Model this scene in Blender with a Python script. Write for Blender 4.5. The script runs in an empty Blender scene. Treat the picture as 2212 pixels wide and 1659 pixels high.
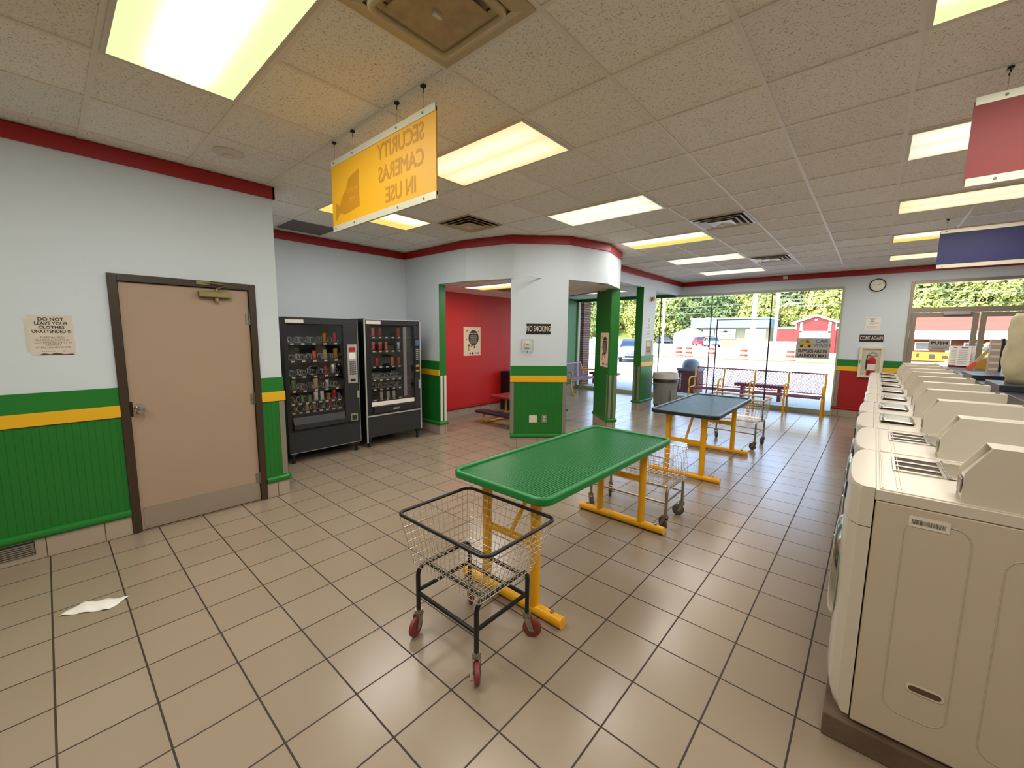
import bpy, bmesh, math, random
from mathutils import Vector, Matrix
from math import pi, sin, cos, radians as R
random.seed(7)
C = bpy.context.scene.collection
S = bpy.context.scene

# ------------------------------------------------------------ camera, world, sun, exposure
CH = 1.66
cam = bpy.data.cameras.new('camera'); cam.sensor_width = 36; cam.lens = 885.27 / 2212 * 36; cam.clip_end = 900
co = bpy.data.objects.new('camera', cam); C.objects.link(co)
yaw, pit, rol = 0.7215, -0.1206, 0.0104
f_ = Vector((-sin(yaw)*cos(pit), cos(yaw)*cos(pit), sin(pit)))
r_ = Vector((cos(yaw), sin(yaw), 0)); u_ = r_.cross(f_)
X_ = r_*cos(rol) + u_*sin(rol); Y_ = -r_*sin(rol) + u_*cos(rol)
M_ = Matrix((X_, Y_, -f_)).transposed().to_4x4(); M_.translation = Vector((0, 0, CH))
co.matrix_world = M_
S.camera = co
S.view_settings.view_transform = 'Standard'; S.view_settings.look = 'None'; S.view_settings.gamma = 1
S.view_settings.exposure = 0.36
S.view_settings.use_curve_mapping = False
try:
    S.cycles.max_bounces = 8; S.cycles.diffuse_bounces = 5; S.cycles.transparent_max_bounces = 12
    S.cycles.sample_clamp_indirect = 8; S.cycles.use_denoising = True; S.cycles.caustics_reflective = False
except Exception: pass
SUN_E, SKY_S, LAMP_W = 8.0, 1.0, 23.0
w = bpy.data.worlds.new('sky'); S.world = w; w.use_nodes = True
nt = w.node_tree; bg = nt.nodes['Background']
sk = nt.nodes.new('ShaderNodeTexSky'); sk.sky_type = 'NISHITA'; sk.sun_disc = False
sk.sun_elevation = R(52); sk.sun_rotation = R(205); sk.air_density = 1.0; sk.dust_density = 1.5
nt.links.new(sk.outputs[0], bg.inputs[0]); bg.inputs[1].default_value = SKY_S
sl = bpy.data.lights.new('sun', 'SUN'); sl.energy = SUN_E; sl.angle = R(0.6); sl.color = (.94, .97, 1)
so = bpy.data.objects.new('sun', sl); C.objects.link(so)
so.rotation_euler = Vector((0.42, 0.78, -1.15)).to_track_quat('-Z', 'Y').to_euler()

# ------------------------------------------------------------ materials
def new_mat(name):
    m = bpy.data.materials.new(name); m.use_nodes = True
    return m, m.node_tree.nodes, m.node_tree.links, m.node_tree.nodes['Principled BSDF']
def lin(c):
    return tuple(((v/255)/12.92 if v/255 <= .04045 else ((v/255+.055)/1.055)**2.4) for v in c) + (1,)
def mat(name, rgb, rough=.5, metal=0, spec=.5, noise=0.0, nscale=8, bump=0.0, bscale=60, emit=None, es=0, alpha=1, coat=0, trans=0):
    m, n, l, b = new_mat(name)
    col = lin(rgb)
    b.inputs['Base Color'].default_value = col
    b.inputs['Roughness'].default_value = rough; b.inputs['Metallic'].default_value = metal
    b.inputs['Specular IOR Level'].default_value = spec
    b.inputs['Coat Weight'].default_value = coat
    b.inputs['Transmission Weight'].default_value = trans
    b.inputs['Alpha'].default_value = alpha
    tc = n.new('ShaderNodeTexCoord')
    if noise:
        nz = n.new('ShaderNodeTexNoise'); nz.inputs['Scale'].default_value = nscale; nz.inputs['Detail'].default_value = 4
        l.new(tc.outputs['Object'], nz.inputs['Vector'])
        mx = n.new('ShaderNodeMix'); mx.data_type = 'RGBA'
        mx.inputs[6].default_value = tuple(c*(1-noise) for c in col[:3])+(1,)
        mx.inputs[7].default_value = tuple(min(1, c*(1+noise)) for c in col[:3])+(1,)
        l.new(nz.outputs['Fac'], mx.inputs[0]); l.new(mx.outputs[2], b.inputs['Base Color'])
    if bump:
        nz = n.new('ShaderNodeTexNoise'); nz.inputs['Scale'].default_value = bscale
        l.new(tc.outputs['Object'], nz.inputs['Vector'])
        bp = n.new('ShaderNodeBump'); bp.inputs['Strength'].default_value = bump; bp.inputs['Distance'].default_value = .01
        l.new(nz.outputs['Fac'], bp.inputs['Height']); l.new(bp.outputs[0], b.inputs['Normal'])
    if emit:
        b.inputs['Emission Color'].default_value = emit; b.inputs['Emission Strength'].default_value = es
    return m
def mth(n, l, op, a, b=None, c=None):
    k = n.new('ShaderNodeMath'); k.operation = op
    for i, v in enumerate((a, b, c)):
        if v is None: continue
        if isinstance(v, (int, float)): k.inputs[i].default_value = v
        else: l.new(v, k.inputs[i])
    return k.outputs[0]
def mixc(n, l, fac, a, b):
    mx = n.new('ShaderNodeMix'); mx.data_type = 'RGBA'
    l.new(fac, mx.inputs[0])
    for i, v in ((6, a), (7, b)):
        if isinstance(v, tuple): mx.inputs[i].default_value = v
        else: l.new(v, mx.inputs[i])
    return mx.outputs[2]
def gridmask(n, l, sep, ax, x0, per, half):
    v = mth(n, l, 'SUBTRACT', sep.outputs[ax], x0 - 100*per)
    v = mth(n, l, 'MODULO', v, per)
    d = mth(n, l, 'MINIMUM', v, mth(n, l, 'SUBTRACT', per, v))
    return mth(n, l, 'LESS_THAN', d, half), mth(n, l, 'FLOOR', mth(n, l, 'DIVIDE', mth(n, l, 'SUBTRACT', sep.outputs[ax], x0), per))
def tile_mat(name, rgb, grout, x0, y0, per, half, rough=.3, axes=(0, 1), spec=.5, var=.05):
    m, n, l, b = new_mat(name)
    tc = n.new('ShaderNodeTexCoord'); sep = n.new('ShaderNodeSeparateXYZ'); l.new(tc.outputs['Object'], sep.inputs[0])
    g1, i1 = gridmask(n, l, sep, axes[0], x0, per, half)
    if axes[1] is not None:
        g2, i2 = gridmask(n, l, sep, axes[1], y0, per, half)
        g = mth(n, l, 'MAXIMUM', g1, g2)
        idx = mth(n, l, 'ADD', mth(n, l, 'MULTIPLY', i1, 12.9898), mth(n, l, 'MULTIPLY', i2, 78.233))
    else: g = g1; idx = mth(n, l, 'MULTIPLY', i1, 12.9898)
    wn = n.new('ShaderNodeTexWhiteNoise'); wn.noise_dimensions = '1D'; l.new(idx, wn.inputs['W'])
    c = lin(rgb)
    tcol = mixc(n, l, wn.outputs['Value'], tuple(v*(1-var) for v in c[:3])+(1,), tuple(v*(1+var) for v in c[:3])+(1,))
    nz = n.new('ShaderNodeTexNoise'); nz.inputs['Scale'].default_value = 1.7; nz.inputs['Detail'].default_value = 2; l.new(tc.outputs['Object'], nz.inputs['Vector'])
    tcol = mixc(n, l, mth(n, l, 'MULTIPLY', nz.outputs['Fac'], .25), tcol, tuple(v*.8 for v in c[:3])+(1,))
    l.new(mixc(n, l, g, tcol, lin(grout)), b.inputs['Base Color'])
    b.inputs['Specular IOR Level'].default_value = spec
    rr = mth(n, l, 'ADD', mth(n, l, 'MULTIPLY', g, .5), mth(n, l, 'ADD', rough-.02, mth(n, l, 'MULTIPLY', nz.outputs['Fac'], .04)))
    l.new(rr, b.inputs['Roughness'])
    bp = n.new('ShaderNodeBump'); bp.inputs['Strength'].default_value = .5; bp.inputs['Distance'].default_value = .002
    l.new(mth(n, l, 'SUBTRACT', 1, g), bp.inputs['Height']); l.new(bp.outputs[0], b.inputs['Normal'])
    return m
def ceil_mat(name, rgb):
    m, n, l, b = new_mat(name)
    tc = n.new('ShaderNodeTexCoord'); c = lin(rgb)
    sep = n.new('ShaderNodeSeparateXYZ'); l.new(tc.outputs['Object'], sep.inputs[0])
    g1, i1 = gridmask(n, l, sep, 0, -.5749, .6096, .001); g2, i2 = gridmask(n, l, sep, 1, 1.5021, .6096, .001)
    wn = n.new('ShaderNodeTexWhiteNoise'); wn.noise_dimensions = '1D'
    l.new(mth(n, l, 'ADD', mth(n, l, 'MULTIPLY', i1, 12.98), mth(n, l, 'MULTIPLY', i2, 78.23)), wn.inputs['W'])
    base = mixc(n, l, wn.outputs['Value'], tuple(v*.93 for v in c[:3])+(1,), tuple(min(1, v*1.05) for v in c[:3])+(1,))
    # wandering fissures and pin holes
    n1 = n.new('ShaderNodeTexNoise'); n1.inputs['Scale'].default_value = 34; n1.inputs['Detail'].default_value = 2; n1.inputs['Distortion'].default_value = 1.2
    n2 = n.new('ShaderNodeTexVoronoi'); n2.inputs['Scale'].default_value = 85
    n3 = n.new('ShaderNodeTexNoise'); n3.inputs['Scale'].default_value = 70; n3.inputs['Detail'].default_value = 1
    for k in (n1, n2, n3): l.new(tc.outputs['Object'], k.inputs['Vector'])
    fis = mth(n, l, 'LESS_THAN', mth(n, l, 'ABSOLUTE', mth(n, l, 'SUBTRACT', n1.outputs['Fac'], .5)), .022)
    fis = mth(n, l, 'MULTIPLY', fis, mth(n, l, 'GREATER_THAN', n3.outputs['Fac'], .53))
    pin = mth(n, l, 'MULTIPLY', mth(n, l, 'LESS_THAN', n2.outputs['Distance'], .19), mth(n, l, 'GREATER_THAN', n3.outputs['Fac'], .47))
    sp = mth(n, l, 'MAXIMUM', fis, pin)
    l.new(mixc(n, l, mth(n, l, 'MULTIPLY', sp, .48), base, lin((70, 58, 46))), b.inputs['Base Color'])
    b.inputs['Roughness'].default_value = .95; b.inputs['Specular IOR Level'].default_value = .1
    return m
def groove_mat(name, rgb, per=.04, rough=.42, half=.0022, depth=.68):
    m, n, l, b = new_mat(name)
    tc = n.new('ShaderNodeTexCoord'); sep = n.new('ShaderNodeSeparateXYZ'); l.new(tc.outputs['Object'], sep.inputs[0])
    g, i = gridmask(n, l, sep, 0, 0, per, half)
    c = lin(rgb)
    l.new(mixc(n, l, g, c, tuple(v*depth for v in c[:3])+(1,)), b.inputs['Base Color'])
    b.inputs['Roughness'].default_value = rough
    bp = n.new('ShaderNodeBump'); bp.inputs['Strength'].default_value = .4; bp.inputs['Distance'].default_value = .003
    l.new(mth(n, l, 'SUBTRACT', 1, g), bp.inputs['Height']); l.new(bp.outputs[0], b.inputs['Normal'])
    return m
def glass_mat(name, tint=(255, 255, 255), refl=.12, dens=.0):
    m, n, l, b = new_mat(name); n.remove(b)
    out = n['Material Output']; t = n.new('ShaderNodeBsdfTransparent'); g = n.new('ShaderNodeBsdfGlossy'); mx = n.new('ShaderNodeMixShader')
    t.inputs[0].default_value = tuple(v*(1-dens) for v in lin(tint)[:3])+(1,); g.inputs['Roughness'].default_value = .02
    lw = n.new('ShaderNodeLayerWeight'); lw.inputs[0].default_value = .35
    l.new(mth(n, l, 'MULTIPLY', lw.outputs['Fresnel'], refl*4), mx.inputs[0])
    l.new(t.outputs[0], mx.inputs[1]); l.new(g.outputs[0], mx.inputs[2]); l.new(mx.outputs[0], out.inputs[0])
    return m
def lens_mat(name, edge, core, se, sc, y0=0.0, w=.11, sp=.12):
    """prismatic fluorescent lens: two lamps glow behind it along local x"""
    m, n, l, b = new_mat(name); n.remove(b)
    out = n['Material Output']; e = n.new('ShaderNodeEmission')
    tc = n.new('ShaderNodeTexCoord'); sep = n.new('ShaderNodeSeparateXYZ'); l.new(tc.outputs['Object'], sep.inputs[0])
    d = mth(n, l, 'ABSOLUTE', mth(n, l, 'SUBTRACT', mth(n, l, 'ABSOLUTE', mth(n, l, 'SUBTRACT', sep.outputs[1], y0)), sp))
    k = mth(n, l, 'EXPONENT', mth(n, l, 'MULTIPLY', mth(n, l, 'POWER', mth(n, l, 'DIVIDE', d, w), 2), -1))
    ex = mth(n, l, 'ABSOLUTE', sep.outputs[0]); fade = mth(n, l, 'SUBTRACT', 1, mth(n, l, 'POWER', mth(n, l, 'DIVIDE', ex, .60), 6))
    k = mth(n, l, 'MULTIPLY', k, mth(n, l, 'MAXIMUM', fade, 0))
    l.new(mixc(n, l, k, tuple(v*se for v in lin(edge)[:3])+(1,), tuple(v*sc for v in lin(core)[:3])+(1,)), e.inputs[0])
    e.inputs[1].default_value = 1
    l.new(e.outputs[0], out.inputs[0])
    return m
def brick_mat(name, a, b_, mortar, sc=4.0):
    m, n, l, b = new_mat(name)
    tc = n.new('ShaderNodeTexCoord'); br = n.new('ShaderNodeTexBrick'); mp = n.new('ShaderNodeMapping'); mp.inputs['Rotation'].default_value = (pi/2, 0, 0)
    l.new(tc.outputs['Object'], mp.inputs[0]); l.new(mp.outputs[0], br.inputs[0])
    br.inputs['Color1'].default_value = lin(a); br.inputs['Color2'].default_value = lin(b_); br.inputs['Mortar'].default_value = lin(mortar)
    br.inputs['Scale'].default_value = sc; br.inputs['Mortar Size'].default_value = .02; br.inputs['Brick Width'].default_value = .8; br.inputs['Row Height'].default_value = .28
    l.new(br.outputs[0], b.inputs['Base Color']); b.inputs['Roughness'].default_value = .9
    return m

M = {}
M['floor'] = tile_mat('floor tile', (151, 134, 115), (44, 31, 22), -1.0427, 1.1258, .30763, .0040, rough=.25, spec=.68)
M['base_tile'] = tile_mat('base tile', (170, 155, 138), (84, 68, 54), 0.1, 0, .30763, .003, rough=.35, axes=(0, None))
M['ceiling'] = ceil_mat('acoustic tile', (242, 240, 234))
M['tbar'] = mat('painted steel grid', (232, 226, 216), .5)
M['wall'] = mat('pale grey paint', (206, 216, 223), .62, bump=.06, bscale=120)
M['red_trim'] = mat('deep red paint', (158, 14, 18), .42)
M['green_flat'] = mat('green paint', (28, 118, 40), .4)
M['green_bead'] = groove_mat('green beadboard', (24, 112, 36))
M['red_bead'] = groove_mat('red beadboard', (198, 28, 28), per=.04)
M['yellow_board'] = mat('yellow paint', (232, 178, 30), .4)
M['guard'] = mat('aluminium corner guard', (150, 140, 128), .4, metal=.4)
M['brown'] = mat('dark brown paint', (58, 44, 30), .4)
M['tan_door'] = mat('tan door paint', (168, 144, 122), .45, noise=.05, nscale=3)
M['kick'] = mat('brushed kick plate', (168, 156, 140), .4, metal=.5)
M['chrome'] = mat('chrome', (205, 205, 205), .14, metal=1)
M['zinc'] = mat('zinc plated steel', (158, 150, 138), .32, metal=.85)
M['brass'] = mat('aged bronze', (150, 134, 92), .35, metal=.7)
M['black'] = mat('black plastic', (20, 20, 21), .4)
M['black_metal'] = mat('black powder coat', (18, 19, 22), .33)
M['blackish'] = mat('dark grey vending face', (38, 38, 42), .42)
M['grey_mid'] = mat('mid grey plastic', (120, 120, 118), .5)
M['silver'] = mat('silver trim', (196, 196, 196), .3, metal=.6)
M['white'] = mat('white paper', (232, 228, 220), .7)
M['offwhite'] = mat('aged white paper', (212, 202, 188), .8, noise=.05, nscale=14)
M['ink'] = mat('black ink', (34, 28, 24), .7)
M['ink_brown'] = mat('brown ink', (88, 62, 44), .8)
M['ivory'] = mat('ivory plastic', (218, 210, 188), .45)
M['enamel'] = mat('off white enamel', (200, 190, 174), .28, spec=.5, bump=.01, bscale=5)
M['enamel_side'] = mat('almond side panel', (188, 174, 154), .42)
M['seam'] = mat('dark seam', (52, 36, 26), .7)
M['steel'] = mat('stainless steel', (186, 178, 166), .25, metal=.9, noise=.12, nscale=9)
M['concrete'] = mat('dirty concrete', (96, 78, 60), .85, noise=.45, nscale=7, bump=.3, bscale=30)
M['yellow_metal'] = mat('yellow powder coat', (238, 170, 14), .33, noise=.05, nscale=20)
M['bench_yellow'] = mat('ochre powder coat', (214, 156, 30), .4)
M['green_coat'] = mat('green vinyl coating', (22, 122, 56), .33)
M['navy_coat'] = mat('dark blue green vinyl coating', (24, 44, 52), .3)
M['wire'] = mat('bright wire', (222, 212, 196), .25, metal=.8)
M['wheel_red'] = mat('red rubber wheel', (128, 52, 50), .5)
M['wheel_grey'] = mat('grey rubber wheel', (84, 78, 74), .55)
M['maroon'] = mat('maroon vinyl mesh', (112, 30, 40), .45)
M['purple'] = mat('lilac slats', (176, 148, 188), .4)
M['trash_grey'] = mat('grey bin', (124, 126, 122), .5)
M['trash_lid'] = mat('light grey bin lid', (170, 168, 162), .5)
M['bag'] = mat('brown bin liner', (58, 44, 42), .3)
M['sign_yellow'] = mat('yellow sign board', (226, 164, 16), .5)
_b = M['sign_yellow'].node_tree.nodes['Principled BSDF']; _b.inputs['Subsurface Weight'].default_value = 0
M['sign_ghost'] = mat('ghost lettering', (188, 128, 12), .5)
M['sign_ghost2'] = mat('ghost lettering light', (210, 148, 24), .5)
M['sign_red'] = mat('red sign board', (138, 40, 38), .55)
M['sign_blue'] = mat('navy sign board', (34, 38, 96), .55)
M['rail_white'] = mat('pale rail', (212, 206, 184), .4, metal=.2)
M['navy_top'] = mat('dark laminate', (40, 44, 58), .3)
M['glass'] = glass_mat('window glass')
M['case_glass'] = glass_mat('display glass', refl=.22)
M['acrylic'] = glass_mat('clear acrylic', refl=.04)
M['frame_green'] = mat('green grey window frame', (172, 176, 150), .5)
M['frame_alu'] = mat('bronze anodised frame', (150, 138, 124), .4, metal=.3)
M['gasket'] = mat('black gasket', (22, 24, 22), .6)
M['red_ext'] = mat('red extinguisher', (176, 28, 24), .3)
M['lens_cool'] = lens_mat('green white lens', (232, 238, 176), (255, 255, 245), .92, 2.2, w=.06, sp=.065)
M['lens_warm'] = lens_mat('warm lens', (255, 222, 160), (255, 238, 196), .85, 1.15)
M['lens_white'] = lens_mat('white lens', (240, 232, 200), (255, 250, 225), .8, 1.15)
M['lens_split'] = lens_mat('white and yellow lens', (255, 214, 110), (255, 255, 250), .95, 1.5, y0=-.13, w=.1, sp=.02)
M['diffuser'] = mat('stained white diffuser', (196, 178, 138), .5, noise=.18, nscale=5)
M['diffuser_dark'] = mat('rusty diffuser core', (178, 154, 114), .6, noise=.35, nscale=14)
M['vent_white'] = mat('white vent', (214, 208, 196), .4)
M['vent_dark'] = mat('vent shadow', (38, 34, 30), .7)
M['dark_tile'] = mat('dark ceiling panel', (110, 104, 98), .7)
# outside
M['asphalt'] = mat('sunlit pavement', (172, 170, 164), .9, noise=.05, nscale=.5)
M['road'] = mat('pale road', (150, 146, 132), .9, noise=.05, nscale=.6)
M['walk'] = mat('concrete walk', (176, 176, 176), .9)
M['grass'] = mat('dry grass', (92, 104, 36), .95, noise=.3, nscale=3)
M['dirt'] = mat('dirt', (140, 128, 82), .95, noise=.1, nscale=1)
def leaf_mat(name, a, b_):
    m, n, l, b = new_mat(name)
    tc = n.new('ShaderNodeTexCoord'); nz = n.new('ShaderNodeTexNoise'); nz.inputs['Scale'].default_value = .55; nz.inputs['Detail'].default_value = 3
    l.new(tc.outputs['Object'], nz.inputs['Vector'])
    oi = n.new('ShaderNodeObjectInfo')
    f = mth(n, l, 'ADD', mth(n, l, 'MULTIPLY', nz.outputs['Fac'], .8), mth(n, l, 'MULTIPLY', mth(n, l, 'SUBTRACT', oi.outputs['Random'], .4), .9))
    l.new(mixc(n, l, f, lin(a), lin(b_)), b.inputs['Base Color']); b.inputs['Roughness'].default_value = .8
    b.inputs['Specular IOR Level'].default_value = .2
    return m
M['leaf'] = leaf_mat('leaves', (78, 98, 58), (164, 168, 86))
M['bark'] = mat('bark', (90, 76, 60), .9)
M['pole'] = mat('weathered pole', (196, 186, 170), .9, noise=.1, nscale=4)
M['barrel'] = mat('traffic orange', (160, 52, 8), .5)
M['barrel_white'] = mat('reflective white', (236, 236, 232), .4)
M['rubber'] = mat('black rubber', (30, 30, 30), .7)
M['brick_pillar'] = brick_mat('brown brick', (112, 72, 60), (96, 62, 54), (176, 166, 156), 3.6)
M['brick_red'] = brick_mat('orange brick', (108, 46, 30), (118, 56, 38), (120, 80, 60), 1.2)
M['siding_blue'] = groove_mat('pale blue siding', (104, 134, 146), per=.5, half=.06, depth=.8)
M['siding_cream'] = groove_mat('cream siding', (118, 114, 84), per=.4, half=.05, depth=.85)
M['barn_red'] = groove_mat('red siding', (122, 32, 24), per=.35, half=.04, depth=.8)
M['roof_shingle'] = mat('orange brown shingle', (124, 62, 38), .9, noise=.28, nscale=1.2)
M['white_paint'] = mat('white paint', (226, 226, 222), .6)
M['roof_grey'] = mat('grey roof', (170, 172, 174), .8)
M['car_white'] = mat('pearl white car paint', (138, 142, 148), .2, coat=.6)
M['car_red'] = mat('red car paint', (176, 40, 48), .25, coat=.5)
M['car_dark'] = mat('dark car paint', (70, 74, 80), .3)
M['car_glass'] = mat('car glass', (22, 38, 54), .08, spec=.8)
M['lamp_glass'] = mat('headlamp', (220, 224, 226), .1, metal=.4)
M['banner_yellow'] = mat('yellow banner', (160, 120, 12), .6)
M['bin_brown'] = mat('brown bin panel', (92, 48, 46), .6)
M['bin_grey'] = mat('blue grey plastic', (110, 122, 140), .4)
M['orange'] = mat('orange plastic', (224, 96, 64), .5)
M['wood'] = mat('pale wood', (186, 166, 130), .6, noise=.12, nscale=20)
M['wood_strip'] = mat('brown printed strip', (172, 154, 144), .6)
M['sack'] = mat('pale yellow sack', (190, 180, 146), .5, noise=.16, nscale=16, bump=.5, bscale=10)
M['poster_cream'] = mat('cream poster', (230, 214, 186), .6)
M['poster_dark'] = mat('dark poster ink', (52, 42, 36), .6)
M['car_yellow'] = mat('yellow print', (190, 158, 40), .6)
M['print_green'] = mat('green print', (96, 134, 92), .6)
M['print_blue'] = mat('blue print', (70, 96, 140), .6)
M['grey_board'] = mat('grey backlit sheet', (172, 166, 158), .7)
M['concrete_wall'] = mat('white concrete', (222, 220, 214), .9)
# ------------------------------------------------------------ mesh helpers
class MB:
    def __init__(s): s.bm = bmesh.new(); s.T = Matrix.Identity(4); s.mi = 0
    def v(s, p): return s.bm.verts.new(s.T @ Vector(p))
    def face(s, vs):
        try: f = s.bm.faces.new(vs); f.material_index = s.mi; return f
        except ValueError: return None
    def box(s, x0, x1, y0, y1, z0, z1):
        a = [s.v((x, y, z)) for z in (z0, z1) for x, y in ((x0, y0), (x1, y0), (x1, y1), (x0, y1))]
        for q in ((3, 2, 1, 0), (4, 5, 6, 7), (0, 1, 5, 4), (1, 2, 6, 5), (2, 3, 7, 6), (3, 0, 4, 7)): s.face([a[i] for i in q])
        return s
    def prism(s, pts, h0, h1, axis='z'):
        f = {'z': lambda p, h: (p[0], p[1], h), 'y': lambda p, h: (p[0], h, p[1]), 'x': lambda p, h: (h, p[0], p[1])}[axis]
        a = [s.v(f(p, h0)) for p in pts]; b = [s.v(f(p, h1)) for p in pts]; n = len(pts)
        s.face(a[::-1]); s.face(b)
        for i in range(n): s.face([a[i], a[(i+1) % n], b[(i+1) % n], b[i]])
        return s
    def tube(s, pts, r, seg=8, cyc=False, caps=True):
        pts = [Vector(p) for p in pts]; n = len(pts); rings = []; up = None
        for i, p in enumerate(pts):
            if cyc: d = pts[(i+1) % n] - pts[i-1]
            else: d = pts[min(i+1, n-1)] - pts[max(i-1, 0)]
            if d.length < 1e-9: d = Vector((0, 0, 1))
            d.normalize()
            if up is None:
                up = Vector((0, 0, 1)) if abs(d.z) < .9 else Vector((1, 0, 0))
            x = d.cross(up)
            if x.length < 1e-4: x = d.cross(Vector((0, 1, 0)) if abs(d.y) < .9 else Vector((1, 0, 0)))
            x.normalize(); y = x.cross(d).normalized(); up = y
            rr = r[i] if isinstance(r, (list, tuple)) else r
            rings.append([s.v(p + x*cos(2*pi*k/seg)*rr + y*sin(2*pi*k/seg)*rr) for k in range(seg)])
        for i in range(n if cyc else n-1):
            a, b = rings[i], rings[(i+1) % n]
            for k in range(seg): s.face([a[k], b[k], b[(k+1) % seg], a[(k+1) % seg]])
        if not cyc and caps: s.face(rings[0]); s.face(rings[-1][::-1])
        return s
    def lathe(s, prof, seg=24, o=(0, 0, 0), axis='z', caps=True):
        rings = []
        for r, h in prof:
            ring = []
            for k in range(seg):
                a = 2*pi*k/seg; c, d = cos(a)*r, sin(a)*r
                q = {'z': (c, d, h), 'x': (h, c, d), 'y': (c, h, d)}[axis]
                ring.append(s.v((q[0]+o[0], q[1]+o[1], q[2]+o[2])))
            rings.append(ring)
        for a, b in zip(rings, rings[1:]):
            for k in range(seg): s.face([a[k], a[(k+1) % seg], b[(k+1) % seg], b[k]])
        if caps: s.face(rings[0][::-1]); s.face(rings[-1])
        return s
    def build(s, name, m, parent=None, smooth=False, bevel=0, bseg=2, solid=0):
        bmesh.ops.recalc_face_normals(s.bm, faces=s.bm.faces)
        me = bpy.data.meshes.new(name); s.bm.to_mesh(me); s.bm.free()
        for k in (m if isinstance(m, (list, tuple)) else [m]): me.materials.append(M[k] if isinstance(k, str) else k)
        if smooth:
            for p in me.polygons: p.use_smooth = True
        o = bpy.data.objects.new(name, me); C.objects.link(o)
        if parent is not None: o.parent = parent
        if smooth and smooth != 'full':
            try: me.set_sharp_from_angle(angle=R(38))
            except Exception: pass
        if bevel:
            b = o.modifiers.new('bevel', 'BEVEL'); b.width = bevel; b.segments = bseg; b.limit_method = 'ANGLE'
        return o
def T(x=0, y=0, z=0, rz=0, rx=0, ry=0):
    return Matrix.Translation((x, y, z)) @ Matrix.Rotation(rz, 4, 'Z') @ Matrix.Rotation(ry, 4, 'Y') @ Matrix.Rotation(rx, 4, 'X')
def tag(o, label=None, cat=None, group=None, kind=None):
    if label: o['label'] = label
    if cat: o['category'] = cat
    if group: o['group'] = group
    if kind: o['kind'] = kind
    return o
def thing(name, label, cat, loc=(0, 0, 0), rz=0, group=None):
    o = bpy.data.objects.new(name, None); C.objects.link(o); o.empty_display_size = .1
    o.location = loc; o.rotation_euler = (0, 0, rz)
    return tag(o, label, cat, group)
def struct(o): o['kind'] = 'structure'; return o
def copy_tree(o, parent=None):
    c = o.copy(); C.objects.link(c); c.parent = parent
    for ch in list(o.children): copy_tree(ch, c)
    return c
def bx(name, m, parent, x0, x1, y0, y1, z0, z1, bevel=0):
    """box with its own origin at its centre bottom"""
    cx, cy = (x0+x1)/2, (y0+y1)/2
    o = MB().box(x0-cx, x1-cx, y0-cy, y1-cy, 0, z1-z0).build(name, m, parent, bevel=bevel)
    o.location = (cx, cy, z0); return o
def text(name, body, size, m, parent, mw, sx=1.0, ext=.0006, align='CENTER', bold=0.0, flip=False, spacing=1.0, line=1.0, fat=0):
    """lettering as a mesh; mw maps local text plane (x right, y up, z towards reader)"""
    cu = bpy.data.curves.new(name, 'FONT'); cu.body = body; cu.size = size; cu.align_x = align; cu.align_y = 'CENTER'
    cu.extrude = ext; cu.offset = bold; cu.resolution_u = 3; cu.space_character = spacing; cu.space_line = line
    t = bpy.data.objects.new('t', cu); C.objects.link(t)
    bpy.context.view_layer.update()
    me = bpy.data.meshes.new_from_object(t.evaluated_get(bpy.context.evaluated_depsgraph_get()))
    bpy.data.objects.remove(t); bpy.data.curves.remove(cu)
    me.transform(Matrix.Diagonal((-sx if flip else sx, 1, 1, 1)))
    if fat:
        k = bmesh.new(); k.from_mesh(me); g0 = list(k.verts)+list(k.edges)+list(k.faces)
        for i, (dx, dy) in enumerate(((1, 0), (-1, 0), (0, 1), (0, -1))):
            d = bmesh.ops.duplicate(k, geom=g0); bmesh.ops.translate(k, vec=(dx*fat, dy*fat, .00004*(i+1)), verts=[q for q in d['geom'] if isinstance(q, bmesh.types.BMVert)])
        k.to_mesh(me); k.free()
    me.name = name; me.materials.clear(); me.materials.append(M[m])
    o = bpy.data.objects.new(name, me); C.objects.link(o)
    if parent is not None: o.parent = parent
    o.matrix_local = mw
    return o
def face_m(loc, d):
    """matrix for a vertical plane at loc whose reader looks along -n, n = outward normal d (xy)"""
    n = Vector((d[0], d[1], 0)).normalized(); x = Vector((0, 0, 1)).cross(n)
    m = Matrix((x, Vector((0, 0, 1)), n)).transposed().to_4x4(); m.translation = Vector(loc); return m

# ------------------------------------------------------------ room shell
H = 3.026
struct(bx('floor', 'floor', None, -7.2, 4.6, -3.6, 11.2, -.1, 0)).location = (0, 0, 0)
fl = bpy.data.objects['floor']
fl.data.transform(Matrix.Translation((-1.3, 3.8, -.1)))
cl = MB().box(-6.4, 4.6, -3.6, 11.2, H+.004, H+.08).build('ceiling', 'ceiling'); struct(cl)
gx, gy, gp = -.5749, 1.5021, .6094
g = MB()
for i in range(-10, 9):
    x = gx + i*gp; g.box(x-.012, x+.012, -3.5, 11.05, H-.002, H+.006)
for j in range(-8, 16):
    y = gy + j*gp; g.box(-6.3, 4.5, y-.012, y+.012, H-.0025, H+.0055)
struct(g.build('trim_1', 'tbar'))
tn = [1]
def trim(o):
    tn[0] += 1; o.name = 'trim_%d' % tn[0]; return struct(o)
def place(o, p0, ang): o.location = (p0[0], p0[1], 0); o.rotation_euler = (0, 0, ang); return o
def seg(p0, p1): 
    d = Vector((p1[0]-p0[0], p1[1]-p0[1])); return d.length, math.atan2(d.y, d.x)
def wall(name, p0, p1, z0, z1, m='wall', t=.12, e0=0, e1=0):
    L, a = seg(p0, p1); return struct(place(MB().box(-e0, L+e1, 0, t, z0, z1).build(name, m), p0, a))
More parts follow.
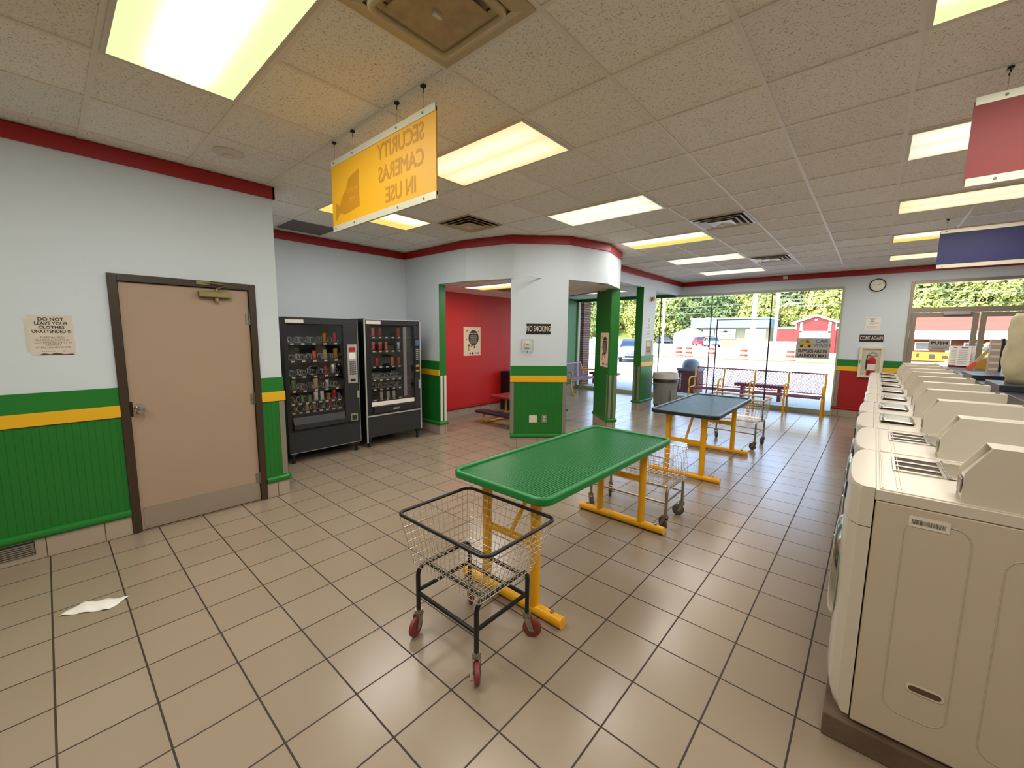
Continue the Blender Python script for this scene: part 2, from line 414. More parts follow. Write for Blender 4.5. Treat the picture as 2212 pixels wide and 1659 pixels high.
def red(p0, p1, e0=0, e1=0, m='red_trim', z0=2.915):
    L, a = seg(p0, p1); o = MB().box(-e0, L+e1, -.022, -.0002, z0, H-.004).build('t', m, bevel=.003); return trim(place(o, p0, a))
def base(p0, p1, name, e0=0, e1=0):
    L, a = seg(p0, p1); return struct(place(MB().box(-e0, L+e1, -.014, -.0002, 0, .155).build(name, 'base_tile', bevel=.003), p0, a))
def rail(p0, p1, e0=0, e1=0, m='green_flat'):
    L, a = seg(p0, p1)
    o = MB().prism([(0, .152), (-.02, .152), (-.034, .165), (-.038, .18), (-.034, .197), (-.02, .208), (0, .214)], -e0, L+e1, 'x').build('t', m, smooth=True)
    return trim(place(o, p0, a))
def panel(p0, p1, z0, z1, m, d=.008, e0=0, e1=0, bevel=.001):
    L, a = seg(p0, p1); return trim(place(MB().box(-e0, L+e1, -d, -.0002, z0, z1).build('t', m, bevel=bevel), p0, a))
def dress(p0, p1, bname, low='green_bead', railm='green_flat', e0=0, e1=0, up=True):
    base(p0, p1, bname, e0, e1); rail(p0, p1, e0, e1, railm)
    panel(p0, p1, .212, .98, low, e0=e0, e1=e1)
    panel(p0, p1, .977, 1.07, 'yellow_board', .02, e0, e1)
    panel(p0, p1, 1.068, 1.212, 'green_flat', .01, e0, e1)
def guard(p, ang, z0=.215, z1=.975, m='guard', wd=.05):
    return trim(place(MB().box(0, wd, -.013, -.001, z0, z1).build('t', m, bevel=.002), p, ang))

XL = -4.44
# left wall with door opening y .35-1.35
wall('wall_left', (XL, -3.6), (XL, .35), 0, H)
wall('wall_left', (XL, 1.35), (XL, 1.545), 0, H)
wall('wall_left', (XL, .35), (XL, 1.35), 2.095, H)
wall('wall_left', (XL, .35), (XL, 1.35), 0, 2.095, t=.02).location.x = XL-.09
red((XL, -3.6), (XL, 1.545), e1=.022)
dress((XL, -3.6), (XL, .35), 'baseboard_left')
dress((XL, 1.35), (XL, 1.545), 'baseboard_left', e1=.01)
guard((XL, 1.545-.045), pi/2, z1=.972)
# return wall and alcove
XA = -6.2
wall('wall_alcove', (XL-.012, 1.545), (XA, 1.545), 0, H, t=.10)
wall('wall_alcove', (XA, 1.50), (XA, 4.22), 0, H)
red((XL, 1.545), (XA, 1.545), e0=.022); red((XA, 1.545), (XA, 4.22))
dress((XL, 1.545), (XA, 1.545), 'baseboard_alcove', e0=.01); base((XA, 1.545), (XA, 4.22), 'baseboard_alcove')
# nook drum
A, B_, Cc, D, E_, F, G_ = (XA, 4.22), (-4.68, 4.22), (-3.91, 4.41), (-3.33, 4.98), (-3.13, 5.75), (-3.31, 6.50), (-3.87, 7.0)
HB = 2.44
wall('wall_nook', A, (-5.29, 4.22), 0, H, t=.13)
wall('wall_nook', (-5.29, 4.22), B_, HB, H, t=.13, e1=.02)
wall('wall_nook', B_, Cc, HB, H, t=.13, e0=.0, e1=.03)
wall('wall_nook', Cc, D, 0, H, t=.14, e0=.0)
wall('wall_nook', D, E_, HB, H, t=.14, e0=.0)
wall('wall_nook', E_, F, HB, H, t=.14, e0=.0)
wall('wall_nook', F, G_, 0, H, t=.14, e0=0)
for p, q in ((A, B_), (B_, Cc), (Cc, D), (D, E_), (E_, F), (F, G_)): red(p, q, e0=.006, e1=.006)
dress(A, (-5.29, 4.22), 'baseboard_nook'); dress(Cc, D, 'baseboard_nook', e0=.004, e1=.004)
guard(Cc, R(44.5), z1=.972); aC = math.atan2(D[1]-Cc[1], D[0]-Cc[0]); guard((D[0]-.05*cos(aC), D[1]-.05*sin(aC)), aC, z1=.972)
# pier end (jamb faces +x)
je = ((-5.29, 4.22), (-5.29, 4.35))
panel(*je, .155, HB, 'green_bead', .008); base(*je, 'baseboard_nook', e0=.014); rail(*je, e0=.03, e1=.02)
guard((-5.282, 4.222), pi/2, m='vent_white', wd=.045); guard((-5.282, 4.30), pi/2, m='vent_white', wd=.045)
# green column: panelling on end F and on the inner face
aF = math.atan2(G_[1]-F[1], G_[0]-F[0]); nF = Vector((-sin(aF), cos(aF)))   # local +y = interior
Fi = (F[0]+nF.x*.14, F[1]+nF.y*.14); Gi = (G_[0]+nF.x*.14, G_[1]+nF.y*.14)
panel(Fi, F, .155, HB, 'green_bead', .01); base(Fi, F, 'baseboard_nook', e0=.014, e1=.01); rail(Fi, F, e0=.03, e1=.02)
panel(Gi, Fi, .155, HB, 'green_bead', .01); base(Gi, Fi, 'baseboard_nook', e1=.014); rail(Gi, Fi, e1=.03)
panel(F, G_, .155, HB, 'green_bead', .01); base(F, G_, 'baseboard_nook'); rail(F, G_)
aE = math.atan2(F[1]-Fi[1], F[0]-Fi[0]); aI = math.atan2(Fi[1]-Gi[1], Fi[0]-Gi[0])
guard((Fi[0]+.006*cos(aE), Fi[1]+.006*sin(aE)), aE, z0=.22, wd=.045, m='guard').location.z = 0
guard((F[0]-.05*cos(aE), F[1]-.05*sin(aE)), aE, z0=.22, wd=.045)
guard((Fi[0]-.07*cos(aI), Fi[1]-.07*sin(aI)), aI, z0=.22, wd=.05)
# rear side wall x=-3.87 with two openings
XR = -3.87; HR = 2.71
wall('wall_divider', G_, (XR, 8.72), HR, H, t=.15); wall('wall_divider', (XR, 8.72), (XR, 9.38), 0, H, t=.16)
wall('wall_divider', (XR, 9.38), (XR, 11.05), HR, H, t=.15)
red(G_, (XR, 11.05))
pe = ((XR-.16, 8.72), (XR, 8.72))
panel(*pe, .155, HR, 'green_bead', .008); base(*pe, 'baseboard_divider', e0=.0, e1=.014); rail(*pe, e0=.02, e1=.03)
dress((XR, 8.72), (XR, 9.38), 'baseboard_divider')
guard((XR-.156, 8.712), 0, wd=.045); guard((XR-.05, 8.712), 0, wd=.045)
pi_ = ((XR-.16, 9.38), (XR-.16, 8.72)); panel(*pi_, .155, HR, 'green_bead', .008); base(*pi_, 'baseboard_divider'); rail(*pi_)
# nook interior
XN, XG = -6.17, -7.03
wall('wall_nook_inner', (XN, 4.35), (XN, 7.0), 0, 2.8, 'red_trim', t=.1)
panel((XN, 4.35), (XN, 7.0), .155, 2.45, 'red_bead', .008); base((XN, 4.35), (XN, 7.0), 'baseboard_nook_inner'); rail((XN, 4.35), (XN, 7.0), m='red_trim')
wall('wall_nook_inner', (XN, 7.0), (XG, 7.0), 0, 2.8, 'green_flat', t=-.1)
wall('wall_nook_outer', (XG, 7.0), (XG, 11.05), 0, 2.8, 'green_flat'); panel((XG, 7.0), (XG, 11.05), .155, 2.72, 'green_bead')
base((XG, 7.0), (XG, 11.05), 'baseboard_nook_outer'); rail((XG, 7.0), (XG, 11.05))
wall('wall_nook_inner', (XN-.1, 4.35), (-5.29, 4.35), 0, 2.45, 'red_trim', t=.01)
lowc = [(XN, 4.24), (-4.68, 4.30), (-3.97, 4.53), (-3.43, 5.07), (-3.17, 5.75), (-3.34, 6.48), (-3.87, 6.75), (-4.75, 7.13), (XN, 7.7)]
struct(MB().prism(lowc, 2.452, 2.50).build('ceiling_nook', 'ceiling'))
bm_ = MB().prism([(XN, 7.7), (-4.75, 7.13), (-3.87, 6.75), (-3.87, 6.85), (-4.75, 7.23), (XN, 7.8)], 2.445, 2.76); trim(bm_.build('t', 'green_flat'))
struct(MB().box(XG-.1, XR-.1, 6.7, 11.05, 2.745, 2.80).build('ceiling_nook', 'ceiling'))
g = MB()
for i in range(5):
    x = -7.0+.02 + i*gp; g.box(x-.012, x+.012, 7.75, 11.05, 2.741, 2.747)
for j in range(10, 16): y = gy+j*gp; g.box(XG, XR-.15, y-.012, y+.012, 2.7405, 2.7465)
for i in range(-9, -4):
    x = gx+i*gp; g.box(x-.012, x+.012, 4.35, 6.75 if x > -4.8 else 7.1, 2.448, 2.453)
for j, xe in ((5, -4.0), (6, -3.46), (7, -3.27), (8, -3.42)): y = gy+j*gp; g.box(XN, xe, y-.012, y+.012, 2.4475, 2.4525)
trim(g.build('t', 'tbar'))
# back and right walls (behind the camera)
wall('wall_back', (4.5, -3.5), (XL, -3.5), 0, H); wall('wall_right', (4.5, 11.05), (4.5, -3.5), 0, H)
dress((4.5, -3.5), (XL, -3.5), 'baseboard_back'); dress((4.5, 11.05), (4.5, -3.5), 'baseboard_right', low='red_bead', railm='red_trim')
red((4.5, -3.5), (XL, -3.5)); red((4.5, 11.05), (4.5, -3.5))
# front wall y=11.05
YF = 11.05
wall('wall_front', (-7.1, YF), (-.57, YF), 2.72, H+.05); wall('wall_front', (-.57, YF), (.43, YF), 0, H+.05)
wall('wall_front', (.43, YF), (2.30, YF), 2.745, H+.05); wall('wall_front', (2.30, YF), (4.6, YF), 0, H+.05)
wall('wall_front', (-7.1, YF), (-7.03, YF), 0, 2.8, 'green_flat')
red((XR, YF), (4.5, YF))
p, q = (-.57, YF), (.43, YF)
base(p, q, 'baseboard_front'); rail(p, q, m='red_trim', e0=.02)
panel(p, q, .212, .98, 'red_trim'); panel(p, q, .977, 1.072, 'yellow_board', .016); panel(p, q, 1.068, 1.212, 'green_flat', .01)
guard((-.565, YF-.001), 0, z0=.21, z1=.97, wd=.06)
dress((2.30, YF), (4.5, YF), 'baseboard_front', low='red_bead', railm='red_trim')
panel((-7.03, YF), (XR-.15, YF), 2.66, 2.745, 'green_flat', .03)
# big front window
wn = bpy.data.objects.new('window_1', None); C.objects.link(wn); wn.location = (-3.8, YF, 0); wn['kind'] = 'structure'
def wpart(o): o.parent = wn; o.location = Vector(o.location) - Vector(wn.location); return o
fm = MB().box(-7.03, -.57, YF-.03, YF+.1, 0, .10).box(-7.03, -.57, YF-.02, YF+.1, 2.665, 2.72).box(-.60, -.57, YF-.02, YF+.1, .101, 2.664).box(-7.03, -6.98, YF-.02, YF+.1, .101, 2.664)
wpart(fm.build('window_frame', 'frame_green', bevel=.003))
wpart(MB().box(-6.98, -.60, YF+.03, YF+.038, .1, 2.665).build('pane', 'glass'))
mm = MB()
for x in (-5.72, -4.42, -3.133, -1.853): mm.box(x-.009, x+.009, YF+.018, YF+.05, .1, 2.665)
wpart(mm.build('mullion', 'gasket'))
# glazed entrance: door_2 and door_3 leaves in a frame with transom
dn = bpy.data.objects.new('door_2', None); C.objects.link(dn); dn.location = (1.36, YF, 0); dn['kind'] = 'structure'
def dpart(o, par=dn): o.parent = par; o.location = Vector(o.location) - Vector((1.36, YF, 0)); return o
fr = MB().box(.43, .475, YF-.02, YF+.1, 0, 2.742).box(2.255, 2.30, YF-.02, YF+.1, 0, 2.742).box(.475, 2.255, YF-.02, YF+.1, 2.69, 2.742).box(.475, 2.255, YF-.02, YF+.1, 2.15, 2.24)
dpart(fr.build('door_frame', 'frame_alu', bevel=.003))
dpart(MB().box(.475, 2.255, YF+.03, YF+.038, 2.24, 2.69).build('transom_pane', 'glass'))
for x0, x1 in ((.478, 1.352), (1.37, 2.252)):
    l = MB().box(x0, x0+.075, YF, YF+.045, .01, 2.138).box(x1-.075, x1, YF, YF+.045, .01, 2.138).box(x0+.075, x1-.075, YF, YF+.045, 2.06, 2.138).box(x0+.075, x1-.075, YF, YF+.045, .01, .26)
    lf = dpart(l.build('door_leaf', 'frame_alu', bevel=.003))
    gp_ = MB().box(x0+.075, x1-.075, YF+.018, YF+.024, .26, 2.06).build('pane', 'glass', lf)
    hb = MB().tube([(x0+.06, YF-.06, 1.02), (x1-.06, YF-.06, 1.02)], .014).box(x0+.03, x0+.07, YF-.07, YF, .98, 1.06).box(x1-.07, x1-.03, YF-.07, YF, .98, 1.06).build('push_bar', 'silver', lf, smooth=True)
    for ch in (gp_, hb): ch.location = Vector((0, 0, 0))
    for ch in (gp_, hb): ch.matrix_parent_inverse = Matrix.Identity(4); ch.location = Vector((0, 0, 0)) 
cls = dpart(MB().box(.90, 1.24, YF-.06, YF-.001, 2.10, 2.16).build('door_closer', 'silver', bevel=.004))
dpart(text('lettering', '861', .13, 'ink', None, face_m((1.37, YF+.026, 2.36), (0, -1)), flip=True, sx=1.35, bold=.002))
# right roller of plain wall behind counter
# ------------------------------------------------------------ door on the left wall
d1 = bpy.data.objects.new('door_1', None); C.objects.link(d1); d1.location = (XL, .85, 0); d1['kind'] = 'structure'
fr = MB().box(-.07, .022, -.5, -.445, 0, 2.095).box(-.07, .022, .445, .5, 0, 2.095).box(-.07, .022, -.445, .445, 2.04, 2.095)
fr.box(-.05, -.02, -.445, -.43, 0, 2.04).box(-.05, -.02, .43, .445, 0, 2.04).build('door_frame', 'brown', d1, bevel=.003)
sb = MB().box(-.045, -.004, -.441, .441, .008, 2.036).build('door_slab', 'tan_door', d1, bevel=.002)
kp = MB().box(-.004, -.0015, -.425, .425, .02, .2).build('kick_plate', 'kick', d1, bevel=.0008)
sc = MB()
for y in (-.41, -.2, 0, .2, .41):
    for z in (.03, .19): sc.lathe([(.005, -.0015), (.003, .0005)], 8, (0, y, z), 'x')
sc.build('screw', 'zinc', kp)
kn = MB().lathe([(.038, -.004), (.038, .002), (.015, .005), (.013, .03), (.02, .036), (.031, .046), (.034, .058), (.026, .07), (.0, .073)], 24, (0, -.385, 1.025), 'x').build('door_knob', 'chrome', d1, smooth=True)
MB().box(-.003, .003, -.46, -.425, .97, 1.09).build('latch_guard', 'black', d1, bevel=.002)
cb = MB().box(-.003, .05, .06, .30, 1.955, 2.005).build('door_closer', 'brass', d1, bevel=.006)
MB().lathe([(.018, -.0), (.018, .03), (.012, .035)], 16, (.025, .19, 1.92), 'z').build('closer_valve', 'brass', cb, smooth=True)
MB().tube([(.03, .19, 2.0), (.03, .19, 2.03)], .01).tube([(.03, .19, 2.03), (.06, .27, 2.065), (.05, .2, 2.075), (.03, .1, 2.075)], .007).box(.022, .034, .05, .15, 2.06, 2.09).build('closer_arm', 'brass', cb, smooth=True)
for z in (.23, 1.02, 1.78):
    MB().tube([(.004, .443, z-.055), (.004, .443, z+.055)], .009, 10).box(-.004, .001, .41, .46, z-.05, z+.05).build('hinge', 'zinc', d1, smooth=True)

# ------------------------------------------------------------ ceiling fittings
def gxy(i, j): return gx+i*gp, gy+j*gp
LPW = {'lens_white': .62, 'lens_split': .75, 'lens_warm': .82}
LCOL = {'lens_cool': (.96, 1, .94), 'lens_warm': (1, .92, .80)}
def rrect(w_, h_, r, n=8):
    p = []
    for cx, cy, a0 in ((w_-r, h_-r, 0), (-w_+r, h_-r, pi/2), (-w_+r, -h_+r, pi), (w_-r, -h_+r, 3*pi/2)):
        for i in range(n+1): a = a0+pi/2*i/n; p.append((cx+r*cos(a), cy+r*sin(a)))
    return p
def fixture(i, j, ni, nj, lens, label, group=None, z=H, low=None):
    if low: x0, y0, x1, y1 = low
    else: x0, y0 = gxy(i, j); x1, y1 = gxy(i+ni, j+nj)
    cx, cy = (x0+x1)/2, (y0+y1)/2; ln = (x1-x0) >= (y1-y0); a, b = (x1-x0)/2, (y1-y0)/2
    rz = 0
    if not ln: a, b = b, a; rz = pi/2
    t = thing('ceiling_light', label, 'ceiling light', (cx, cy, z-.004), rz, group)
    o_ = .012
    f = MB()
    f.box(-a+o_, a-o_, -b+o_, -b+.034, -.004, .006).box(-a+o_, a-o_, b-.034, b-o_, -.004, .006).box(-a+o_, -a+.034, -b+.034, b-.034, -.004, .006).box(a-.034, a-o_, -b+.034, b-.034, -.004, .006)
    f.build('frame', 'vent_white', t, bevel=.001)
    MB().box(-a+.033, a-.033, -b+.033, b-.033, -.002, .003).build('lens', lens, t)
    ld = bpy.data.lights.new('lamp', 'AREA'); ld.shape = 'RECTANGLE'; ld.size = 2*a-.08; ld.size_y = 2*b-.08; ld.energy = LAMP_W*LPW.get(lens, 1)
    ld.color = LCOL.get(lens, (1, .97, .92)); lo = bpy.data.objects.new('lamp', ld); C.objects.link(lo); lo.parent = t; lo.location = (0, 0, -.008)
    return t
fixture(-4, -2, 2, 1, 'lens_cool', 'large greenish white ceiling light nearest the viewer, above the tan door')
fixture(-4, 1, 2, 1, 'lens_warm', 'warm ceiling light just right of the hanging yellow sign')
fixture(-4, 4, 2, 1, 'lens_white', 'cream ceiling light above the near vent, second beyond the yellow sign')
fixture(-4, 7, 2, 1, 'lens_split', 'half yellow ceiling light by the red trim of the drum shaped nook')
fixture(-4, 10, 2, 1, 'lens_white', 'dim cream ceiling light between the half yellow one and the farthest left one')
fixture(-4, 13, 2, 1, 'lens_white', 'farthest ceiling light over the mesh bench near the window corner')
fixture(-7, 1, 1, 2, 'lens_split', 'white and yellow ceiling light partly hidden behind the yellow sign')
fixture(1, -2+3, 2, 1, 'lens_cool', 'greenish ceiling light cut by the top right edge')
fixture(1, 4, 2, 1, 'lens_white', 'cream ceiling light behind the hanging red sign')
fixture(1, 7, 2, 1, 'lens_warm', 'long warm ceiling light between the red and the blue hanging signs')
fixture(1, 10, 2, 1, 'lens_split', 'ceiling light just left of the hanging navy sign, nearer of two')
fixture(1, 13, 2, 1, 'lens_warm', 'ceiling light left of the navy sign, closest to the front wall')
fixture(1, -2, 2, 1, 'lens_warm', 'unseen ceiling light added behind the viewer over the washers')  # this and the next two: out of view, added to light the room
fixture(-4, -5, 2, 1, 'lens_warm', 'unseen ceiling light added behind the viewer on the left')
fixture(1, -5, 2, 1, 'lens_warm', 'unseen ceiling light added behind the viewer on the right')
for j in (4, 10): fixture(6, j, 2, 1, 'lens_white', 'unseen ceiling light added far to the right, %s' % ('nearer of two' if j == 4 else 'farther of two'))  # unseen pair, added only for the light they give
fixture(0, 0, 0, 0, 'lens_split', 'ceiling light inside the red nook, above the picnic table', z=2.452, low=(-5.42, 4.81, -4.25, 5.34))
fixture(0, 0, 0, 0, 'lens_white', 'ceiling light in the back part of the nook near the window', z=2.745, low=(-5.9, 9.1, -4.7, 9.7))
def vent(i, j, label, ms=('diffuser', 'diffuser_dark'), z=H, low=None, depth=.05):
    x0, y0 = gxy(i, j)
    if low: x0, y0 = low
    t = thing('ceiling_vent', label, 'vent', (x0+gp/2, y0+gp/2, z-.004)); a = gp/2-.012
    MB().box(-a, a, -a, a, .0005, .003).build('backing', 'vent_dark' if ms[1] == 'vent_dark' else ms[0], t)
    def ring(r0, r1, z0, z1, name, m):
        k = MB(); 
        for s in range(4):
            c, d = cos(s*pi/2), sin(s*pi/2)
            P_ = lambda x, y, zz: (x*c-y*d, x*d+y*c, zz)
            q = [k.v(P_(-r0, -r0, z0)), k.v(P_(r0, -r0, z0)), k.v(P_(r1, -r1, z1)), k.v(P_(-r1, -r1, z1))]
            k.face(q)
        o = k.build(name, m, t); mo = o.modifiers.new('s', 'SOLIDIFY'); mo.thickness = .004; mo.offset = 0
    if ms[1] != 'vent_dark':
        ring(a, a-.035, -.003, -.003, 'outer_frame', ms[0]); ring(a-.035, a-.075, -.003, -.012, 'cone', ms[0])
        for r0, z_, t_ in ((a-.092, -.022, .016),):
            MB().tube([(x, y, z_) for x, y in rrect(r0, r0, .03, 4)], t_, 10, cyc=True).build('raised_rim', ms[0], t, smooth=True)
        ring(a-.135, a-.105, -.006, -.018, 'cone', ms[0])
        k = MB(); pts_ = rrect(a-.135, a-.135, .02, 4); k.prism(pts_, -.036, -.028); k.build('centre_plate', ms[1], t, bevel=.006)
    else:
        ring(a, a-.022, -.003, -.003, 'outer_frame', ms[0]); ring(a-.075, a-.040, -.001, -.022, 'cone', ms[0]); ring(a-.14, a-.10, -.001, -.026, 'cone', ms[0])
        k = MB(); r_ = a-.165; b4 = [k.v((x*r_, y*r_, -.028)) for x, y in ((-1, -1), (1, -1), (1, 1), (-1, 1))]; c4 = [k.v((x*.03, y*.03, -.012)) for x, y in ((-1, -1), (1, -1), (1, 1), (-1, 1))]
        for q in range(4): k.face([b4[q], b4[(q+1) % 4], c4[(q+1) % 4], c4[q]])
        k.face(c4); o = k.build('centre_plate', ms[0], t); mo = o.modifiers.new('s', 'SOLIDIFY'); mo.thickness = .003; mo.offset = 0
    MB().box(-.008, .008, -.02, .02, -.05, -.028).build('damper_tab', 'vent_white', t)
    return t
vent(-2, -1, 'large stained square ceiling diffuser at the top of the view')
vent(-6, 3, 'grey square ceiling vent over the drum nook, left of the cream light', ('diffuser', 'vent_dark'))
vent(-2, 6, 'bright square ceiling vent, nearer of two in the middle of the room', ('vent_white', 'vent_dark'))
vent(-2, 11, 'bright square ceiling vent, farther of two, near the front wall', ('vent_white', 'vent_dark'))
vent(0, 0, 'dark vent in the nook ceiling near the red wall', ('diffuser', 'vent_dark'), z=2.452, low=(-5.2, 5.45))
x0, y0 = gxy(-9, 1)
trim(MB().box(x0+.012, x0+gp-.012, y0+.012, y0+gp-.012, H-.001, H+.004).build('t', 'dark_tile'))
sd = thing('smoke_detector', 'round white flush disc fitting on the ceiling above the tan door', 'smoke detector', (-3.87, 1.06, H+.003))
MB().lathe([(0, 0), (.105, 0), (.105, -.006), (.085, -.016), (.04, -.018), (.036, -.024), (0, -.025)], 32).build('disc', 'vent_white', sd, smooth=True)
MB().lathe([(.034, -.0245), (.034, -.03), (.0, -.031)], 24).build('sensor_cap', 'ivory', sd, smooth=True)
eb = MB().box(-.045, .045, -.05, -.022, 0, .06).build('sensor_box', 'ivory', bevel=.005); eb.location = (-1.62, YF, 2.945)
tag(eb, 'small cream sensor box mounted on the red trim of the front wall', 'sensor')

# ------------------------------------------------------------ hanging signs
def hanging(x0, y, m, label, z0, z1, clips, cat='sign'):
    W = 1.222; t = thing('hanging_sign', label, cat, (x0+W/2, y, z0))
    Hh = z1-z0
    MB().box(-W/2, W/2, -.004, .004, .02, Hh-.02).build('board', m, t)
    for z, nm in ((Hh-.042, 'top_rail'), (0, 'bottom_rail')):
        MB().box(-W/2+.005, W/2, -.008, .008, z, z+.042).build(nm, 'rail_white', t, bevel=.002)
    k = MB()
    for cx in clips:
        for z in (Hh-.021, .021): k.lathe([(.007, -.012), (.004, -.008)], 10, (cx, 0, z), 'y')
    k.build('rivet', 'grey_mid', t)
    for cx in clips:
        MB().box(cx-.012, cx+.012, -.012, .012, H-z0-.016, H-z0-.0045).tube([(cx, 0, H-z0-.016), (cx+.004, 0, H-z0-.026), (cx-.003, 0, H-z0-.036), (cx, 0, H-z0-.045)], .003, 6).tube([(cx, 0, H-z0-.045), (cx, 0, Hh-.004)], .0007, 4).build('hook', 'black_metal', t)
    return t
ys = hanging(-3.106, 1.5, 'sign_yellow', 'hanging yellow sign with faint mirrored security camera lettering', 2.40, 2.897, (-.56, -.29, .24, .5))
def sgt(body, x, z, sz, sx=1): text('lettering', body, sz, 'sign_ghost', ys, T(x, -.0048, z, 0, pi/2), flip=True, sx=sx, ext=.0002, fat=.0028)
# seen from behind: mirrored, so the camera icon stands at the left
sgt('SECURITY', .265, .385, .13, .84); sgt('CAMERAS', .265, .25, .13, .84); sgt('IN USE', .265, .115, .13, .84)
ic = [(-.56, .07), (-.50, .12), (-.44, .10), (-.40, .10), (-.22, .12), (-.22, .36), (-.36, .33), (-.40, .26), (-.44, .24), (-.47, .21), (-.50, .17), (-.56, .2)]
MB().prism(ic, -.0048, -.0042, 'y').build('camera_icon', 'sign_ghost', ys)
for bd, zz in (('RECORDED', .245), ('VIDEO', .185)): text('lettering', bd, .031, 'sign_ghost2', ys, T(-.315, -.0052, zz, 0, pi/2), flip=True, ext=.0002, bold=.001)
hanging(.28, 3.33, 'sign_red', 'hanging plain dark red sign at the upper right', 2.466, 2.912, (-.5, .1, .5))
hanging(.455, 6.99, 'sign_blue', 'hanging plain navy blue sign at the right, beyond the red one', 2.475, 2.908, (-.56, .1, .5))

# ------------------------------------------------------------ notices
def sheet(name, label, cat, loc, nrm, w_, h_, m='offwhite', th=.0015, group=None, off=.0005):
    t = thing(name, label, cat, loc, 0, group)
    mw = face_m((0, 0, 0), nrm)
    k = MB(); k.T = mw; k.box(-w_/2, w_/2, -h_/2, h_/2, off, off+th); k.build('sheet', m, t)
    t['_m'] = 0; del t['_m']
    return t, mw
def wr(t, mw, body, x, y, sz, m='ink', sx=1, z=.0022, **k): return text('lettering', body, sz, m, t, mw @ Matrix.Translation((x, y, z)), sx=sx, ext=.0002, **k)
t, mw = sheet('paper_notice', 'worn white paper notice about unattended clothes, left of the tan door', 'notice', (XL, .04, 1.62), (1, 0), .215, .285)
wr(t, mw, 'DO NOT', 0, .112, .031, bold=.0008); wr(t, mw, 'LEAVE YOUR', 0, .083, .031, sx=.9, bold=.0008); wr(t, mw, 'CLOTHES', 0, .054, .031, sx=.95, bold=.0008); wr(t, mw, 'UNATTENDED !!!', 0, .025, .031, sx=.8, bold=.0008)
for k_, s_ in enumerate(('THERE HAS BEEN', 'NUMEROUS THEFTS OF', 'CLOTHING RECENTLY IN', 'NEWPORT', 'AT ALL LAUNDROMATS.')): wr(t, mw, s_, 0, -.018-.0175*k_, .0185, 'ink_brown', sx=.85)
k = MB(); k.T = mw
for q in range(7): k.box(-.02-.01*q+.02, -.014-.01*q+.02, -.117, -.114, .0021, .0024)
k.box(.04, .055, -.118, -.112, .0021, .0024); k.build('print_line', 'ink_brown', t)
k = MB(); k.T = mw; k.prism([(-.08, -.142), (-.05, -.128), (-.02, -.136), (.01, -.125), (.05, -.137), (.09, -.133), (.1, -.142)], .0021, .0024); k.build('torn_stain', 'ink_brown', t)
k = MB(); k.T = mw; k.box(-.128, -.112, -.12, .11, .0003, .001); k.build('tape_remnant', 'rail_white', t)
aC = math.atan2(D[1]-Cc[1], D[0]-Cc[0]); nC = (sin(aC), -cos(aC)); tC = (cos(aC), sin(aC))
def onC(s, z): return (Cc[0]+tC[0]*s, Cc[1]+tC[1]*s, z)
def plaque(label, loc, nrm, body, w_, h_, sx):
    t = thing('sign_plaque', label, 'sign', loc); mw = face_m((0, 0, 0), nrm)
    k = MB(); k.T = mw; k.box(-w_/2-.006, w_/2+.006, -h_/2-.006, h_/2+.006, .0005, .003); k.build('border', 'white', t)
    k = MB(); k.T = mw; k.box(-w_/2, w_/2, -h_/2, h_/2, .003, .005); k.build('face', 'black', t)
    wr(t, mw, body, 0, 0, h_*.74, 'offwhite', sx=sx, z=.0056, bold=.0012); return t
plaque('black sign reading NO SMOKING on the grey pillar', onC(.395, 1.74), nC, 'NO SMOKING', .35, .15, .50)
plaque('black sign reading COME AGAIN on the front wall', (-.065, YF, 1.655), (0, -1), 'COME AGAIN', .37, .145, .53)
# thermostat guard
t = thing('thermostat', 'thermostat in a clear plastic guard box below the no smoking sign', 'thermostat', onC(.235, 1.41)); mw = face_m((0, 0, 0), nC)
k = MB(); k.T = mw; k.box(-.035, .035, .06, .14, .0005, .032); k.build('dial_body', 'ivory', t, bevel=.004)
k = MB(); k.T = mw; k.box(-.02, .02, .10, .112, .032, .035); k.build('display', 'grey_mid', t)
k = MB(); k.T = mw; k.box(-.085, .085, .0, .006, 0, .075).box(-.085, .085, .174, .18, 0, .075).box(-.085, -.079, .006, .174, 0, .075).box(.079, .085, .006, .174, 0, .075).box(-.079, .079, .006, .174, .07, .075); k.build('clear_guard', 'acrylic', t)
k = MB(); k.T = mw; k.box(-.009, .009, -.004, .014, .074, .082); k.build('lock', 'brass', t)
def plate(name, label, s, z, w_, h_, m, holes):
    t = thing(name, label, 'outlet', onC(s, z)); mw = face_m((0, 0, 0), nC)
    k = MB(); k.T = mw; k.box(-w_/2, w_/2, -h_/2, h_/2, .009, .016); k.build('cover_plate', m, t, bevel=.002)
    if holes:
        k = MB(); k.T = mw
        for zz in (-.025, .025): k.box(-.016, .016, zz-.014, zz+.014, .016, .018)
        k.build('socket', 'ivory', t, bevel=.001)
        k = MB(); k.T = mw
        for zz in (-.025, .025): k.box(-.008, -.005, zz-.006, zz+.006, .018, .0185).box(.005, .008, zz-.006, zz+.006, .018, .0185)
        k.build('slot', 'black', t)
plate('wall_plate', 'blank ivory cover plate on the green base of the grey pillar', .335, .432, .115, .105, 'ivory', False)
plate('wall_outlet', 'grey metal outlet with two sockets, right of the blank ivory plate', .50, .436, .075, .118, 'guard', True)
